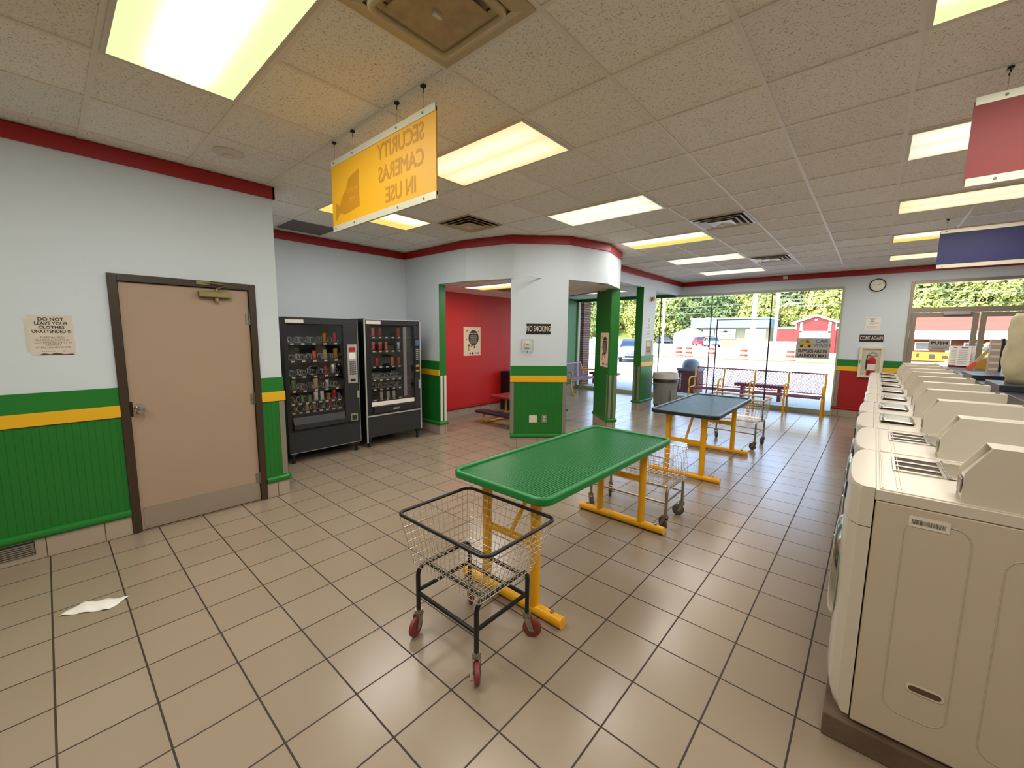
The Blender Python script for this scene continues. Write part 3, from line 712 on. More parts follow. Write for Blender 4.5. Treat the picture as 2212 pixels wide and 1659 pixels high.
# posters
def poster(label, loc, nrm, w_, h_, faded=False):
    t, mw = sheet('poster', label, 'poster', loc, nrm, w_, h_, 'poster_cream', .003)
    k = MB(); k.T = mw; pts = [(w_*.30*cos(a)+w_*.08, h_*.27*sin(a)+h_*.12) for a in [2*pi*i/40 for i in range(40)]]
    k.prism(pts, .0036, .0040)
    k.prism([(-w_*.02, -h_*.12), (-w_*.13, -h_*.20), (w_*.10, -h_*.14)], .0036, .0040); k.build('speech_bubble', 'poster_dark', t)
    k = MB(); k.T = mw
    rows = [(.27, .22, .016)]+[(.20-.032*i, (.17, .22, .22, .2, .16)[i % 5], .009) for i in range(10)]
    for yy, ww, hh in rows:
        x = -ww
        rnd = random.Random(int(yy*1e4))
        while x < ww-.03:
            l_ = rnd.uniform(.03, .09); k.box(w_*(x+.08), w_*(min(x+l_, ww)+.08), h_*yy, h_*(yy+hh), .0041, .0044); x += l_+.015
    k.build('print_line', 'poster_cream', t)
    for x, y, r, m in ((-.3, .36, .05, 'orange'), (.36, .35, .03, 'orange'), (-.33, .06, .03, 'poster_dark'), (.14, -.2, .06, 'red_trim'), (-.2, -.14, .05, 'poster_dark'), (-.13, -.42, .045, 'poster_dark'), (.02, -.42, .055, 'poster_dark'), (.2, -.42, .04, 'grey_mid'), (.36, -.42, .05, 'grey_mid')):
        k = MB(); k.T = mw @ Matrix.Translation((x*w_, y*h_, .0036)); k.lathe([(r*w_, 0), (r*w_, .0004)], 14); k.build('emblem', m, t)
    k = MB(); k.T = mw; k.prism([(-w_*.28, -h_*.32), (-w_*.16, -h_*.32), (-w_*.19, -h_*.16), (-w_*.25, -h_*.16)], .0036, .004); k.build('figure', 'car_yellow', t)
    return t
poster('cream poster with a dark speech bubble on the red nook wall', (XN+.009, 5.76, 1.51), (1, 0), .47, .58)
nI = (cos(math.atan2(Fi[1]-Gi[1], Fi[0]-Gi[0])-pi/2), sin(math.atan2(Fi[1]-Gi[1], Fi[0]-Gi[0])-pi/2))
poster('cream poster with a dark bubble on the green nook column', ((Fi[0]+Gi[0])/2*0+Fi[0]*.68+Gi[0]*.32+nI[0]*.0105, Fi[1]*.68+Gi[1]*.32+nI[1]*.0105, 1.405), nI, .40, .60)
# papers on the white pier
t, mw = sheet('paper_notice', 'white paper notice with small print on the white pier above the tan one', 'notice', (XR, 9.06, 1.82), (1, 0), .22, .50, 'white')
k = MB(); k.T = mw
for q in range(14): k.box(-.08+.01*(q % 3), .08-.012*(q % 4), .22-.033*q, .232-.033*q, .0021, .0024)
k.build('print_line', 'grey_mid', t)
t, mw = sheet('tan_notice', 'framed tan notice starting with NO on the white pier above the bin', 'notice', (XR, 9.11, 1.385), (1, 0), .30, .33, 'wood')
k = MB(); k.T = mw
k.box(-.15, .15, .155, .165, .002, .006).box(-.15, .15, -.165, -.155, .002, .006).box(-.15, -.14, -.155, .155, .002, .006).box(.14, .15, -.155, .155, .002, .006); k.build('frame', 'brass', t)
wr(t, mw, 'NO', 0, .08, .12, 'white', bold=.002)
k = MB(); k.T = mw
for q in range(5): k.box(-.1, .1-.01*q, -.01-.027*q, .004-.027*q, .0021, .0026)
k.build('print_line', 'ink_brown', t)
al = thing('alarm_sounder', 'round brass coloured sounder high on the white pier', 'alarm', (XR, 9.12, 2.48))
MB().lathe([(.05, 0), (.05, .02), (.04, .025), (.04, .05), (.05, .055), (.05, .07), (.03, .08), (0, .08)], 24, axis='x').build('bell', 'brass', al, smooth=True)
MB().box(.0, .012, -.055, .055, -.055, .055).build('backplate', 'ivory', al, bevel=.003)
t, mw = sheet('paper_notice', 'small white paper with a numbered list on the front wall above COME AGAIN', 'notice', (-.065, YF, 1.945), (0, -1), .225, .26, 'white')
k = MB(); k.T = mw
for yy, a0, a1, hh in ((.105, -.08, .03, .006), (.078, -.04, .015, .009), (.047, -.045, .01, .009), (.016, -.055, .09, .012), (-.018, -.05, .015, .009), (-.05, -.085, .09, .003), (-.085, -.095, .04, .009), (-.085, .05, .065, .009)): k.box(a0, a1, yy-hh/2, yy+hh/2, .0021, .0024)
k.build('print_line', 'ink', t)
# clock
cl_ = thing('wall_clock', 'round black rimmed wall clock on the front wall', 'clock', (-.06, YF, 2.705))
MB().lathe([(.115, -.001), (.115, -.02), (0, -.02)], 40, axis='y').build('dial', 'white', cl_)
MB().lathe([(.113, -.001), (.127, -.001), (.127, -.03), (.120, -.036), (.111, -.03), (.111, -.02)], 40, axis='y', caps=False).build('rim', 'black', cl_, smooth=True)
k = MB()
for q in range(12):
    a = q*pi/6; k.tube([(cos(a)*.088, -.0215, sin(a)*.088), (cos(a)*.1, -.0215, sin(a)*.1)], .002, 4)
k.build('hour_mark', 'ink', cl_)
MB().tube([(0, -.024, 0), (.045, -.024, .028)], .003, 6).build('hour_hand', 'ink', cl_); MB().tube([(0, -.026, 0), (-.075, -.026, .014)], .002, 6).build('minute_hand', 'ink', cl_)
# extinguisher cabinet
ec = thing('extinguisher_cabinet', 'cream wall cabinet with a glass front below the COME AGAIN sign', 'cabinet', (-.035, YF, .86))
W2, H2 = .19, .63
k = MB().box(-W2, W2, -.05, -.001, 0, .045).box(-W2, W2, -.05, -.001, H2-.045, H2).box(-W2, -W2+.05, -.05, -.001, .045, H2-.045).box(W2-.05, W2, -.05, -.001, .045, H2-.045); k.build('door_frame', 'ivory', ec, bevel=.004)
MB().box(-W2+.05, W2-.05, -.0195, -.0165, .045, H2-.045).build('back_panel', 'rail_white', ec)
MB().box(-W2+.05, W2-.05, -.046, -.044, .045, H2-.045).build('pane', 'acrylic', ec)
MB().box(-W2+.018, -W2+.032, -.062, -.05, .28, .36).build('handle', 'grey_mid', ec, bevel=.002)
ex = thing('fire_extinguisher', 'red fire extinguisher with a white label inside the wall cabinet', 'fire extinguisher', (-.02, YF-.105, .91)); ex.location.y = YF-.031
sc_ = .012
E2 = MB(); E2.T = Matrix.Diagonal((1, .18, 1, 1)); E2.lathe([(.0, 0), (.06, 0), (.065, .01), (.065, .30), (.05, .345), (.02, .37), (.02, .385), (0, .385)], 24); E2.build('cylinder', 'red_ext', ex, smooth=True)
E2 = MB(); E2.T = Matrix.Diagonal((1, .19, 1, 1)); E2.lathe([(.0655, .10), (.0655, .23)], 24); E2.build('label_band', 'white', ex, smooth=True)
MB().box(-.02, .02, -.01, .01, .385, .41).prism([(-.05, .43), (.01, .47), (.09, .42), (.095, .43), (.01, .49), (-.055, .445)], -.006, .006, 'y').prism([(-.05, .40), (.08, .395), (.08, .405), (-.05, .415)], -.006, .006, 'y').build('valve_handle', 'silver', ex)
MB().tube([(-.02, -.004, .41), (-.07, -.004, .40), (-.08, -.004, .30), (-.078, -.004, .12)], .008, 8).build('hose', 'black', ex, smooth=True)
# posters on glass
t, mw = sheet('car_wash_sign', 'grey sheet about car wash supplies taped inside the front window', 'sign', (-1.015, YF+.016, 1.425), (0, -1), .60, .44, 'grey_board')
wr(t, mw, 'CAR', .15, .155, .10, 'print_blue', sx=1.1, bold=.004); wr(t, mw, 'WASH', .16, .065, .10, 'print_green', sx=1.05, bold=.004)
wr(t, mw, 'SUPPLIES ARE IN', 0, -.065, .088, 'ink', sx=.80, bold=.0035); wr(t, mw, 'LAUNDRY MAT', 0, -.165, .092, 'ink', sx=.84, bold=.0035)
k = MB(); k.T = mw; k.prism([(-.26, .05), (-.02, .05), (.0, .09), (-.03, .12), (-.06, .18), (-.14, .19), (-.19, .13), (-.26, .11)], .0021, .0025); k.build('car_picture', 'car_yellow', t)
k = MB(); k.T = mw; k.prism([(-.13, .125), (-.06, .125), (-.08, .165), (-.12, .165)], .0026, .0029)
for cx in (-.2, -.06): k.prism([(cx+.03*cos(a), .045+.03*sin(a)) for a in [q*pi/8 for q in range(16)]], .0026, .0029)
k.build('car_outline', 'poster_dark', t)
k = MB(); k.T = mw; k.prism([(-.28, .09), (-.2, .17), (-.1, .205), (-.02, .205), (-.1, .195), (-.19, .155), (-.27, .085)], .0026, .0029); k.build('water_arc', 'print_green', t)
t, mw = sheet('push_sign', 'grey PUSH sign on the glass of the left entrance door', 'sign', (.90, YF+.012, 1.545), (0, -1), .28, .20, 'grey_board')
wr(t, mw, 'PUSH', 0, .035, .078, 'ink', sx=1.2, bold=.003)
k = MB(); k.T = mw; k.box(-.1, .12, -.045, -.038, .0021, .0024).box(-.08, .08, -.068, -.062, .0021, .0024); k.build('print_line', 'ink_brown', t)
t, mw = sheet('push_sign', 'grey sign on the glass of the right entrance door, by the pale sack', 'sign', (1.74, YF+.012, 1.545), (0, -1), .26, .20, 'grey_board')
k = MB(); k.T = mw; k.box(-.1, .1, .02, .06, .0021, .0024).box(-.09, .09, -.045, -.035, .0021, .0024); k.build('print_line', 'ink', t)
# grille in the tile base at the left edge, scrap on the floor
gr = thing('wall_grille', 'small slatted metal grille in the tile base at the left edge', 'grille', (XL+.0145, -.26, .09))
MB().box(0, .003, -.09, .09, -.045, .055).build('backing', 'vent_dark', gr)
for q in range(6): MB().box(.003, .01, -.085, .085, -.04+.015*q, -.032+.015*q).build('slat', 'guard', gr)
pp = MB(); nx_, ny_ = 14, 6
vs = [[pp.v((.24*(i/nx_-.5)+.03*(j/ny_), .12*(j/ny_-.5)+.02*(i/nx_), .004+.004*sin(i*1.1+j)+(.012 if j in (2, 3) else 0)*sin(pi*i/nx_))) for j in range(ny_+1)] for i in range(nx_+1)]
for i in range(nx_):
    for j in range(ny_): pp.face([vs[i][j], vs[i+1][j], vs[i+1][j+1], vs[i][j+1]])
o = pp.build('paper_scrap', 'white', smooth='full'); o.location = (-3.40, .05, 0); o.rotation_euler = (0, 0, R(52)); mo = o.modifiers.new('s', 'SOLIDIFY'); mo.thickness = .001; mo.offset = 1
tag(o, 'crumpled white dryer sheet lying on the tiled floor at left', 'paper')
# ------------------------------------------------------------ vending machines (front faces +x)
VX = -5.37
def coil(n_, r, L_):
    return [(L_*i/(n_*10)-L_, r*cos(2*pi*i/10), r*sin(2*pi*i/10)+r) for i in range(n_*10+1)]
random.seed(3)
SN = ['silver', 'red_ext', 'banner_yellow', 'orange', 'print_blue', 'white', 'print_green', 'wood']
def snack(kind, loc, m, label, group, s=1.0):
    if kind == 'bag':
        w_, h_ = .06*s, .14*s
        k = MB(); nx, nz = 4, 6; fr_, bk = [], []
        for sgn, L in ((1, fr_), (-1, bk)):
            for i in range(nx+1):
                L.append([k.v((sgn*.016*sin(pi*i/nx)*sin(pi*j/nz), (i/nx-.5)*w_*(1+.08*cos(pi*j/nz*2)), h_*j/nz)) for j in range(nz+1)])
        for L in (fr_, bk):
            for i in range(nx):
                for j in range(nz): k.face([L[i][j], L[i+1][j], L[i+1][j+1], L[i][j+1]])
        bmesh.ops.remove_doubles(k.bm, verts=k.bm.verts, dist=1e-5)
        o = k.build('snack_bag', m, smooth='full')
        o.rotation_euler = (0, 0, random.uniform(-.3, .3))
    else:
        o = MB().box(-.01, .01, -.02*s, .02*s, 0, .09*s).build('snack_bar', m, bevel=.004)
    o.location = loc; return tag(o, label, 'snack', group)
v1 = thing('vending_machine', 'black snack vending machine with a round black reflection, beside the tan door wall', 'vending machine', (VX, 2.39, 0))
z0, z1, w1 = .13, 1.845, .483
def shell(t, w_, z0, z1, gw0, gw1, gz0, gz1, mbody, dep=.80):
    # hollow display cavity: side, back, top, bottom walls and right control column
    k = MB().box(-dep, 0, -w_, gw0, z0, z1).box(-dep, 0, gw1, w_, z0, z1).box(-dep, 0, gw0, gw1, gz1, z1).box(-dep, 0, gw0, gw1, z0, gz0).box(-dep, -dep+.03, gw0, gw1, gz0, gz1)
    return k.build('cabinet', mbody, t, bevel=.004)
shell(v1, w1, z0, z1, -.43, .25, .63, 1.76, 'black')
MB().box(0, .006, -.46, .46, 1.765, 1.83).build('header_panel', 'blackish', v1); MB().box(.006, .009, -.455, -.24, 1.775, 1.815).build('header_label', 'offwhite', v1)
MB().box(0, .012, .26, .455, .45, 1.76).build('control_column', 'blackish', v1, bevel=.003)
MB().box(-.006, -.002, -.428, .248, .635, 1.755).build('display_glass', 'case_glass', v1)
kp_ = MB().box(.012, .022, .305, .445, .97, 1.50).build('keypad_panel', 'silver', v1, bevel=.006)
MB().box(.022, .024, .33, .42, 1.40, 1.46).build('display_window', 'red_trim', kp_); MB().box(.022, .024, .33, .42, 1.30, 1.385).build('instruction_card', 'white', kp_)
k = MB()
for a in range(4):
    for b in range(7): k.box(.022, .027, .332+a*.024, .348+a*.024, 1.09+b*.027, 1.107+b*.027)
k.build('key', 'black', kp_); MB().box(.022, .026, .34, .41, 1.0, 1.03).build('coin_slot', 'black', kp_)
MB().box(.012, .03, .425, .455, .76, .86).build('lock_handle', 'silver', v1, bevel=.003)
cr = MB().box(.012, .02, .325, .43, .44, .545).build('coin_return', 'guard', v1, bevel=.003); MB().box(.02, .022, .345, .41, .455, .52).build('return_flap', 'blackish', cr)
MB().prism([(0, .42), (.03, .44), (.03, .50), (0, .59)], -.42, .25, 'y').build('delivery_flap', 'blackish', v1, bevel=.003)
MB().box(0, .004, -.475, .475, .135, .405).build('kick_panel', 'blackish', v1)
MB().tube([(.006, -.47, .135), (.006, .47, .135)], .005).tube([(.004, .47, .15), (.004, .47, 1.83)], .006).build('edge_trim', 'grey_mid', v1)
def legs(t, w_, z0, dep=.78):
    for x in (-.04, -dep):
        for y in (-w_+.06, w_-.06): MB().box(x-.03, x+.03, y-.03, y+.03, z0-.03, z0+.002).lathe([(.022, z0-.03), (.016, .04), (.022, .012), (.022, 0)], 12, (x, y, 0)).build('leg', 'black', t, smooth=True)
legs(v1, w1, z0)
def shelf(t, z, y0, y1, cols, coils=True, m='grey_mid', dep=.5, tagm='white'):
    s_ = MB().box(-dep, -.05, y0, y1, z-.012, z).box(-.055, -.045, y0, y1, z-.022, z+.008).build('shelf', 'black', t)
    k = MB()
    for c in cols: k.box(-.044, -.042, c-.02, c+.02, z-.018, z+.002)
    k.build('price_tag', tagm, s_)
    for c in cols:
        if coils: k = MB(); k.T = T(-.05, c, z+.004); k.tube(coil(5, .038, .22), .0028, 5); k.build('coil', 'silver', s_)
cols5 = [-.37, -.24, -.10, .04, .18]; cols8 = [-.39+.085*i for i in range(8)]
for z in (1.52, 1.30, 1.10, .92): shelf(v1, z, -.43, .25, cols5)
for z in (.74+.02, .645): shelf(v1, z, -.43, .25, cols8)
dr = MB().box(-.5, -.48, -.43, .25, .64, 1.75).build('inner_back', 'blackish', v1)
g1 = 'snacks in the left vending machine'
lab1 = 'small wrapped snack hanging in the coils behind the glass of the black snack machine'
for z, cc in ((1.52, (.04, .18)), (1.30, (-.10, .04, .18)), (1.10, (.04, .14)), (.92, (-.37, -.10, .05)), (.76, (-.27, -.18, -.10, -.02, .06, .14, .20)), (.645, (-.22, -.13, .08))):
    for c in cc: snack('bag' if random.random() < .75 else 'bar', (VX-.062, 2.39+c, z+.002), SN[random.randrange(8)], lab1, g1, random.uniform(.85, 1.1))
v2 = thing('vending_machine', 'black vending machine with silver edges and a white strip, nearest the green nook pier', 'vending machine', (VX, 3.43, 0))
w2 = .478; z0, z1 = .145, 1.86
shell(v2, w2, z0, z1, -.37, .35, .66, 1.765, 'black')
MB().box(0, .012, -w2, -w2+.022, z0-.07, z1).box(0, .012, w2-.022, w2, z0, z1).box(0, .012, -w2, w2, z1-.018, z1).box(0, .014, -w2+.02, w2-.02, .452, .472).build('silver_edge', 'silver', v2, bevel=.002)
MB().box(0, .005, -.44, -.21, 1.785, 1.835).build('header_label', 'offwhite', v2); MB().box(0, .004, -.20, .44, 1.785, 1.835).build('header_panel', 'blackish', v2)
MB().box(-.006, -.002, -.368, .348, .665, 1.76).build('display_glass', 'case_glass', v2)
MB().box(0, .012, -.385, .34, .60, .66).build('white_strip', 'white', v2, bevel=.002)
fl_ = MB().prism([(0, .49), (.02, .495), (.035, .59), (0, .595)], -.36, .33, 'y').build('delivery_flap', 'blackish', v2, bevel=.003)
k = MB()
for q_, (a_, b_) in enumerate(((-.06, -.05), (-.04, -.03), (-.035, -.015), (-.015, .0), (.0, .012), (.012, .035), (.03, .055))): k.tube([(.0305, a_, .525+.003*(q_ % 2)), (.0335, b_, .552)], .0022, 5)
k.build('emblem', 'silver', v2)
MB().box(0, .01, .355, .455, .49, 1.76).build('control_column', 'blackish', v2, bevel=.003)
kp_ = MB().box(.01, .018, .36, .45, .99, 1.59).build('keypad_panel', 'black', v2, bevel=.006)
k = MB()
for a in range(3):
    for b in range(6): k.box(.018, .022, .38+a*.022, .394+a*.022, 1.25+b*.03, 1.268+b*.03)
k.build('key', 'silver', kp_); MB().box(.018, .02, .375, .44, 1.47, 1.56).build('display_window', 'print_blue', kp_); MB().box(.018, .021, .375, .44, 1.14, 1.17).box(.018, .021, .375, .44, 1.07, 1.09).build('note_slot', 'car_yellow', kp_)
MB().box(.01, .03, .42, .45, .80, .93).build('lock_handle', 'silver', v2, bevel=.003)
MB().box(0, .004, -.455, .455, .15, .45).build('kick_panel', 'blackish', v2); legs(v2, w2, z0)
MB().box(-.012, -.008, .17, .225, .70, 1.755).build('divider_strip', 'wood_strip', v2)
cols6 = [-.30+.105*i for i in range(5)]
for z in (1.60, 1.40, 1.17, .98, .84, .685): shelf(v2, z, -.37, .35, cols6, coils=(z in (.98, .84)))
MB().box(-.5, -.48, -.37, .35, .665, 1.76).build('inner_back', 'blackish', v2)
g2 = 'snacks in the right vending machine'; lab2 = 'bright wrapped snack on a shelf behind the glass of the silver edged vending machine'
for z, cc in ((1.60, (-.30, -.19, .12)), (1.40, (-.30, -.19, -.09, .12)), (1.17, (-.25, .01, .12)), (.685, (-.19, -.08, .02))):
    for c in cc: snack('bar' if z < .7 else 'bag', (VX-.062, 3.43+c, z+.002), ['orange', 'banner_yellow', 'red_ext', 'silver'][random.randrange(4)] if z > .7 else 'silver', lab2, g2, .95 if z > .7 else 1.2)

# ------------------------------------------------------------ expanded metal folding tables
def lattice(k, x0, x1, y0, y1, z, pw, pl, sw, th):
    """two families of flat strands crossing in diamonds (long axis along x)"""
    W_, L_ = x1-x0, y1-y0
    for s in (1, -1):
        m_ = pw/pl*s   # dy/dx slope
        n0 = int((L_+abs(m_)*W_)/pw)+2
        for i in range(-1, n0+1):
            c = y0 + i*pw - (abs(m_)*W_ if s > 0 else 0)
            pts = []
            xa, xb = x0, x1
            ya, yb = c, c+m_*W_
            # clip to y range
            def clip(t): return x0+(t-c)/m_
            lo, hi = min(ya, yb), max(ya, yb)
            if hi <= y0 or lo >= y1: continue
            for Yl in (y0, y1):
                xx = clip(Yl)
                if x0 < xx < x1:
                    if (ya < y0 and Yl == y0 and s > 0) or (ya > y1 and Yl == y1 and s < 0): xa = max(xa, xx)
                    else: xb = min(xb, xx)
            if xb-xa < .004: continue
            ya, yb = c+m_*(xa-x0), c+m_*(xb-x0)
            d = Vector((xb-xa, yb-ya)).normalized(); nx, ny = -d.y*sw/2, d.x*sw/2
            b = [k.v((xa+nx, ya+ny, z)), k.v((xb+nx, yb+ny, z)), k.v((xb-nx, yb-ny, z)), k.v((xa-nx, ya-ny, z))]
            t_ = [k.v((xa+nx, ya+ny, z+th)), k.v((xb+nx, yb+ny, z+th)), k.v((xb-nx, yb-ny, z+th)), k.v((xa-nx, ya-ny, z+th))]
            k.face(b[::-1]); k.face(t_)
            for q in range(4): k.face([b[q], b[(q+1) % 4], t_[(q+1) % 4], t_[q]])
def ringsolid(k, outer, inner, z0, z1):
    n = len(outer); o0 = [k.v((x, y, z0)) for x, y in outer]; o1 = [k.v((x, y, z1)) for x, y in outer]; i0 = [k.v((x, y, z0)) for x, y in inner]; i1 = [k.v((x, y, z1)) for x, y in inner]
    for q in range(n):
        r = (q+1) % n
        k.face([o0[q], o0[r], o1[r], o1[q]]); k.face([i0[q], i1[q], i1[r], i0[r]]); k.face([o1[q], o1[r], i1[r], i1[q]]); k.face([o0[q], i0[q], i0[r], o0[r]])
def table(name, label, x, y, rz, m, HL=.905, HW=.382, foot=.745, inset=0):
    t = thing(name, label, 'table', (x, y, 0), rz)
    k = MB(); ringsolid(k, rrect(HW, HL, .085), rrect(HW-.03, HL-.03, .06), .752, .80)
    top = k.build('tabletop_rim', m, t, smooth=True, bevel=.012, bseg=3)
    k = MB(); lattice(k, -HW+.026, HW-.026, -HL+.026, HL-.026, .780, .0155, .036, .0062, .0045)
    k.build('mesh_surface', m, t)
    for yy in (-foot, foot):
        f = MB().tube([(-.405, yy, .035), (.405, yy, .035)], .033, 16).build('foot', 'yellow_metal', t, smooth=True)
        for xx in (-.33, .33):
            MB().lathe([(.014, .0), (.014, .012)], 10, (xx, yy, 0)).build('levelling_pad', 'zinc', f); MB().lathe([(.012, .064), (.012, .076), (.006, .078)], 6, (xx, yy, 0)).build('bolt', 'zinc', f)
        for xx in (-.2, .2):
            MB().tube([(xx, yy, .05), (xx, yy, .58), (xx, yy, .70), (xx, yy, .757)], [.03, .030, .036, .052], 14).build('leg', 'yellow_metal', t, smooth=True)
        sgn = -1 if yy > 0 else 1
        MB().box(-.19, .19, yy-.006, yy+.006, .41, .46).build('crossbar', 'yellow_metal', t, bevel=.004)
        MB().tube([(0, yy+sgn*.012, .445), (0, yy+sgn*.30, .755)], .015, 6).lathe([(.014, -.018), (.014, .018)], 10, (0, yy, .435), 'y').build('diagonal_brace', 'yellow_metal', t, smooth=True)
    return t
table('folding_table', 'green mesh topped folding table with yellow legs, nearest the viewer', -1.595, 2.555, 0, 'green_coat')
table('folding_table', 'dark blue mesh topped folding table with yellow legs near the window', -1.595, 5.64, R(1.0), 'navy_coat', foot=.735)

# ------------------------------------------------------------ laundry carts
def caster(t, x, y, z, m, rz, r=.052, brake=False):
    c = thing('caster', None, None); c.parent = t; c.location = (x, y, 0); c.rotation_euler = (0, 0, rz)
    o = .03
    MB().lathe([(.008, 2*r+.03), (.008, z+.01)], 10).lathe([(.021, 2*r+.012), (.024, 2*r+.022), (.021, 2*r+.034)], 14).build('swivel', 'zinc', c, smooth=True)
    MB().prism([(-.02, 2*r+.014), (.02, 2*r+.014), (-o+.016, r-.012), (-o-.014, r-.012)], .0165, .0195, 'y').prism([(-.02, 2*r+.014), (.02, 2*r+.014), (-o+.016, r-.012), (-o-.014, r-.012)], -.0195, -.0165, 'y').box(-.022, .022, -.0195, .0195, 2*r+.010, 2*r+.014).build('fork', 'zinc', c)
    w_ = MB().lathe([(r*.42, -.0125), (r*.86, -.0135), (r, -.009), (r, .009), (r*.86, .0135), (r*.42, .0125)], 22, (-o, 0, r), 'y').build('wheel', m, c, smooth=True)
    MB().lathe([(.0, -.012), (r*.44, -.012), (r*.44, .012), (0, .012)], 14, (-o, 0, r), 'y').lathe([(.006, -.022), (.006, .022)], 8, (-o, 0, r), 'y').build('hub', 'zinc', w_, smooth=True)
    if brake: MB().box(-o-.05, -o+.015, .02, .034, r+.005, r+.01).tube([(-o, .02, r), (-o-.03, .045, r+.01)], .004, 6).build('brake', 'zinc', c)
    return c
def cart(name, label, x, y, rz, bw, bh, rw, rh, zr, zb, rim_m, frame_m, wheel_m, wire=.0016, low=.25, step=.040, rimr=.0095, arcs=True, rots=(0, 1, 2, 3), lowbar=.011, ro=(0, 0)):
    t = thing(name, label, 'laundry cart', (x, y, 0), rz)
    ox, oy = ro
    p = [(a+ox, b+oy, zr) for a, b in rrect(rw, rh, .045, 5)]
    MB().tube(p, rimr, 10, cyc=True).build('rim', rim_m, t, smooth=True)
    # wire basket tapering from rim to floor
    k = MB()
    bw2, bh2 = bw+.028, bh+.012
    def P_(s, c, f):   # side point: s in 0..3, c -1..1, f 0 top..1 bottom
        W_, H_ = rw*(1-f)+bw2*f, rh*(1-f)+bh2*f; X0, Y0 = ox*(1-f), oy*(1-f); z = zr*(1-f)+zb*f
        return {0: (X0+W_*c, Y0-H_, z), 1: (X0+W_, Y0+H_*c, z), 2: (X0-W_*c, Y0+H_, z), 3: (X0-W_, Y0-H_*c, z)}[s]
    nz = max(3, int((zr-zb)/step))
    for s in range(4):
        n_ = int((rw if s % 2 == 0 else rh)*2/step)
        for i in range(n_+1):
            c = -.96+1.92*i/n_; k.tube([P_(s, c, 0), P_(s, c, 1)], wire, 5, caps=False)
    for j in range(1, nz+1):
        f = j/nz; k.tube([P_(s, c, f) for s, c in ((0, -.96), (0, .96), (1, -.96), (1, .96), (2, -.96), (2, .96), (3, -.96), (3, .96))], wire*(1.5 if j == nz else 1), 5, cyc=True)
    n_ = int(bw2*2/step)
    for i in range(1, n_): k.tube([(-bw2+2*bw2*i/n_, -bh2, zb), (-bw2+2*bw2*i/n_, bh2, zb)], wire, 5, caps=False)
    n_ = int(bh2*2/step)
    for i in range(1, n_): k.tube([(-bw2, -bh2+2*bh2*i/n_, zb+.003), (bw2, -bh2+2*bh2*i/n_, zb+.003)], wire, 5, caps=False)
    k.build('wire_basket', 'wire', t)
    zt = zb-.012
    for sx in (-1, 1):
        k = MB(); r_c = .05
        pts = [(sx*bw, -bh, .14), (sx*bw, -bh, zt-r_c)]
        pts += [(sx*bw, -bh+r_c-r_c*cos(a), zt-r_c+r_c*sin(a)) for a in (pi/8, pi/4, 3*pi/8, pi/2)]
        pts += [(sx*bw, bh-r_c+r_c*sin(a), zt-r_c+r_c*cos(a)) for a in (0, pi/8, pi/4, 3*pi/8)]
        pts += [(sx*bw, bh, zt-r_c), (sx*bw, bh, .14)]
        k.tube(pts, .0125, 10).build('side_frame', frame_m, t, smooth=True)
        MB().tube([(-bw, sx*(bh-.055), zt), (bw, sx*(bh-.055), zt)], lowbar, 8).build('top_rail', frame_m, t, smooth=True)
        MB().tube([(sx*bw, -bh, low), (sx*bw, bh, low)], lowbar, 8).build('lower_rail', frame_m, t, smooth=True)
        MB().tube([(-bw, sx*bh, low-.015), (bw, sx*bh, low-.015)], lowbar, 8).build('lower_rail', frame_m, t, smooth=True)
    q = 0
    for sx, sy in ((-1, -1), (1, -1), (1, 1), (-1, 1)):
        caster(t, sx*bw, sy*bh, .14, wheel_m, rots[q], brake=(q == 1 and wheel_m == 'wheel_red')); q += 1
    return t
cart('laundry_cart', 'wire laundry cart with a black frame and red wheels in front of the green table', -1.545, 1.445, 0, .232, .192, .335, .258, .70, .40, 'black_metal', 'black_metal', 'wheel_red', rots=(1.9, 2.45, -2.6, 2.6), ro=(.035, -.01))
cart('laundry_cart', 'silver wire laundry cart standing behind the far legs of the green table', -1.585, 3.60, 0, .365, .20, .385, .235, .64, .37, 'wire', 'zinc', 'wheel_grey', step=.042, rimr=.005, rots=(2.4, -.6, .5, 2.0), lowbar=.009)
c3 = cart('laundry_cart', 'laundry cart with a tan rim and a tall hanging bar behind the blue table', -1.53, 7.02, R(-4), .345, .22, .41, .27, .74, .42, 'wood', 'zinc', 'wheel_grey', step=.045, rimr=.014, rots=(1.2, -.4, -.9, 2.2), lowbar=.009)
for sx in (-1, 1): MB().tube([(sx*.365, 0, .40), (sx*.365, 0, 1.92)], .009, 8).build('upright', 'black_metal', c3, smooth=True)
MB().tube([(-.375, 0, 1.92), (.375, 0, 1.92)], .008, 8).build('hanging_bar', 'black_metal', c3, smooth=True)
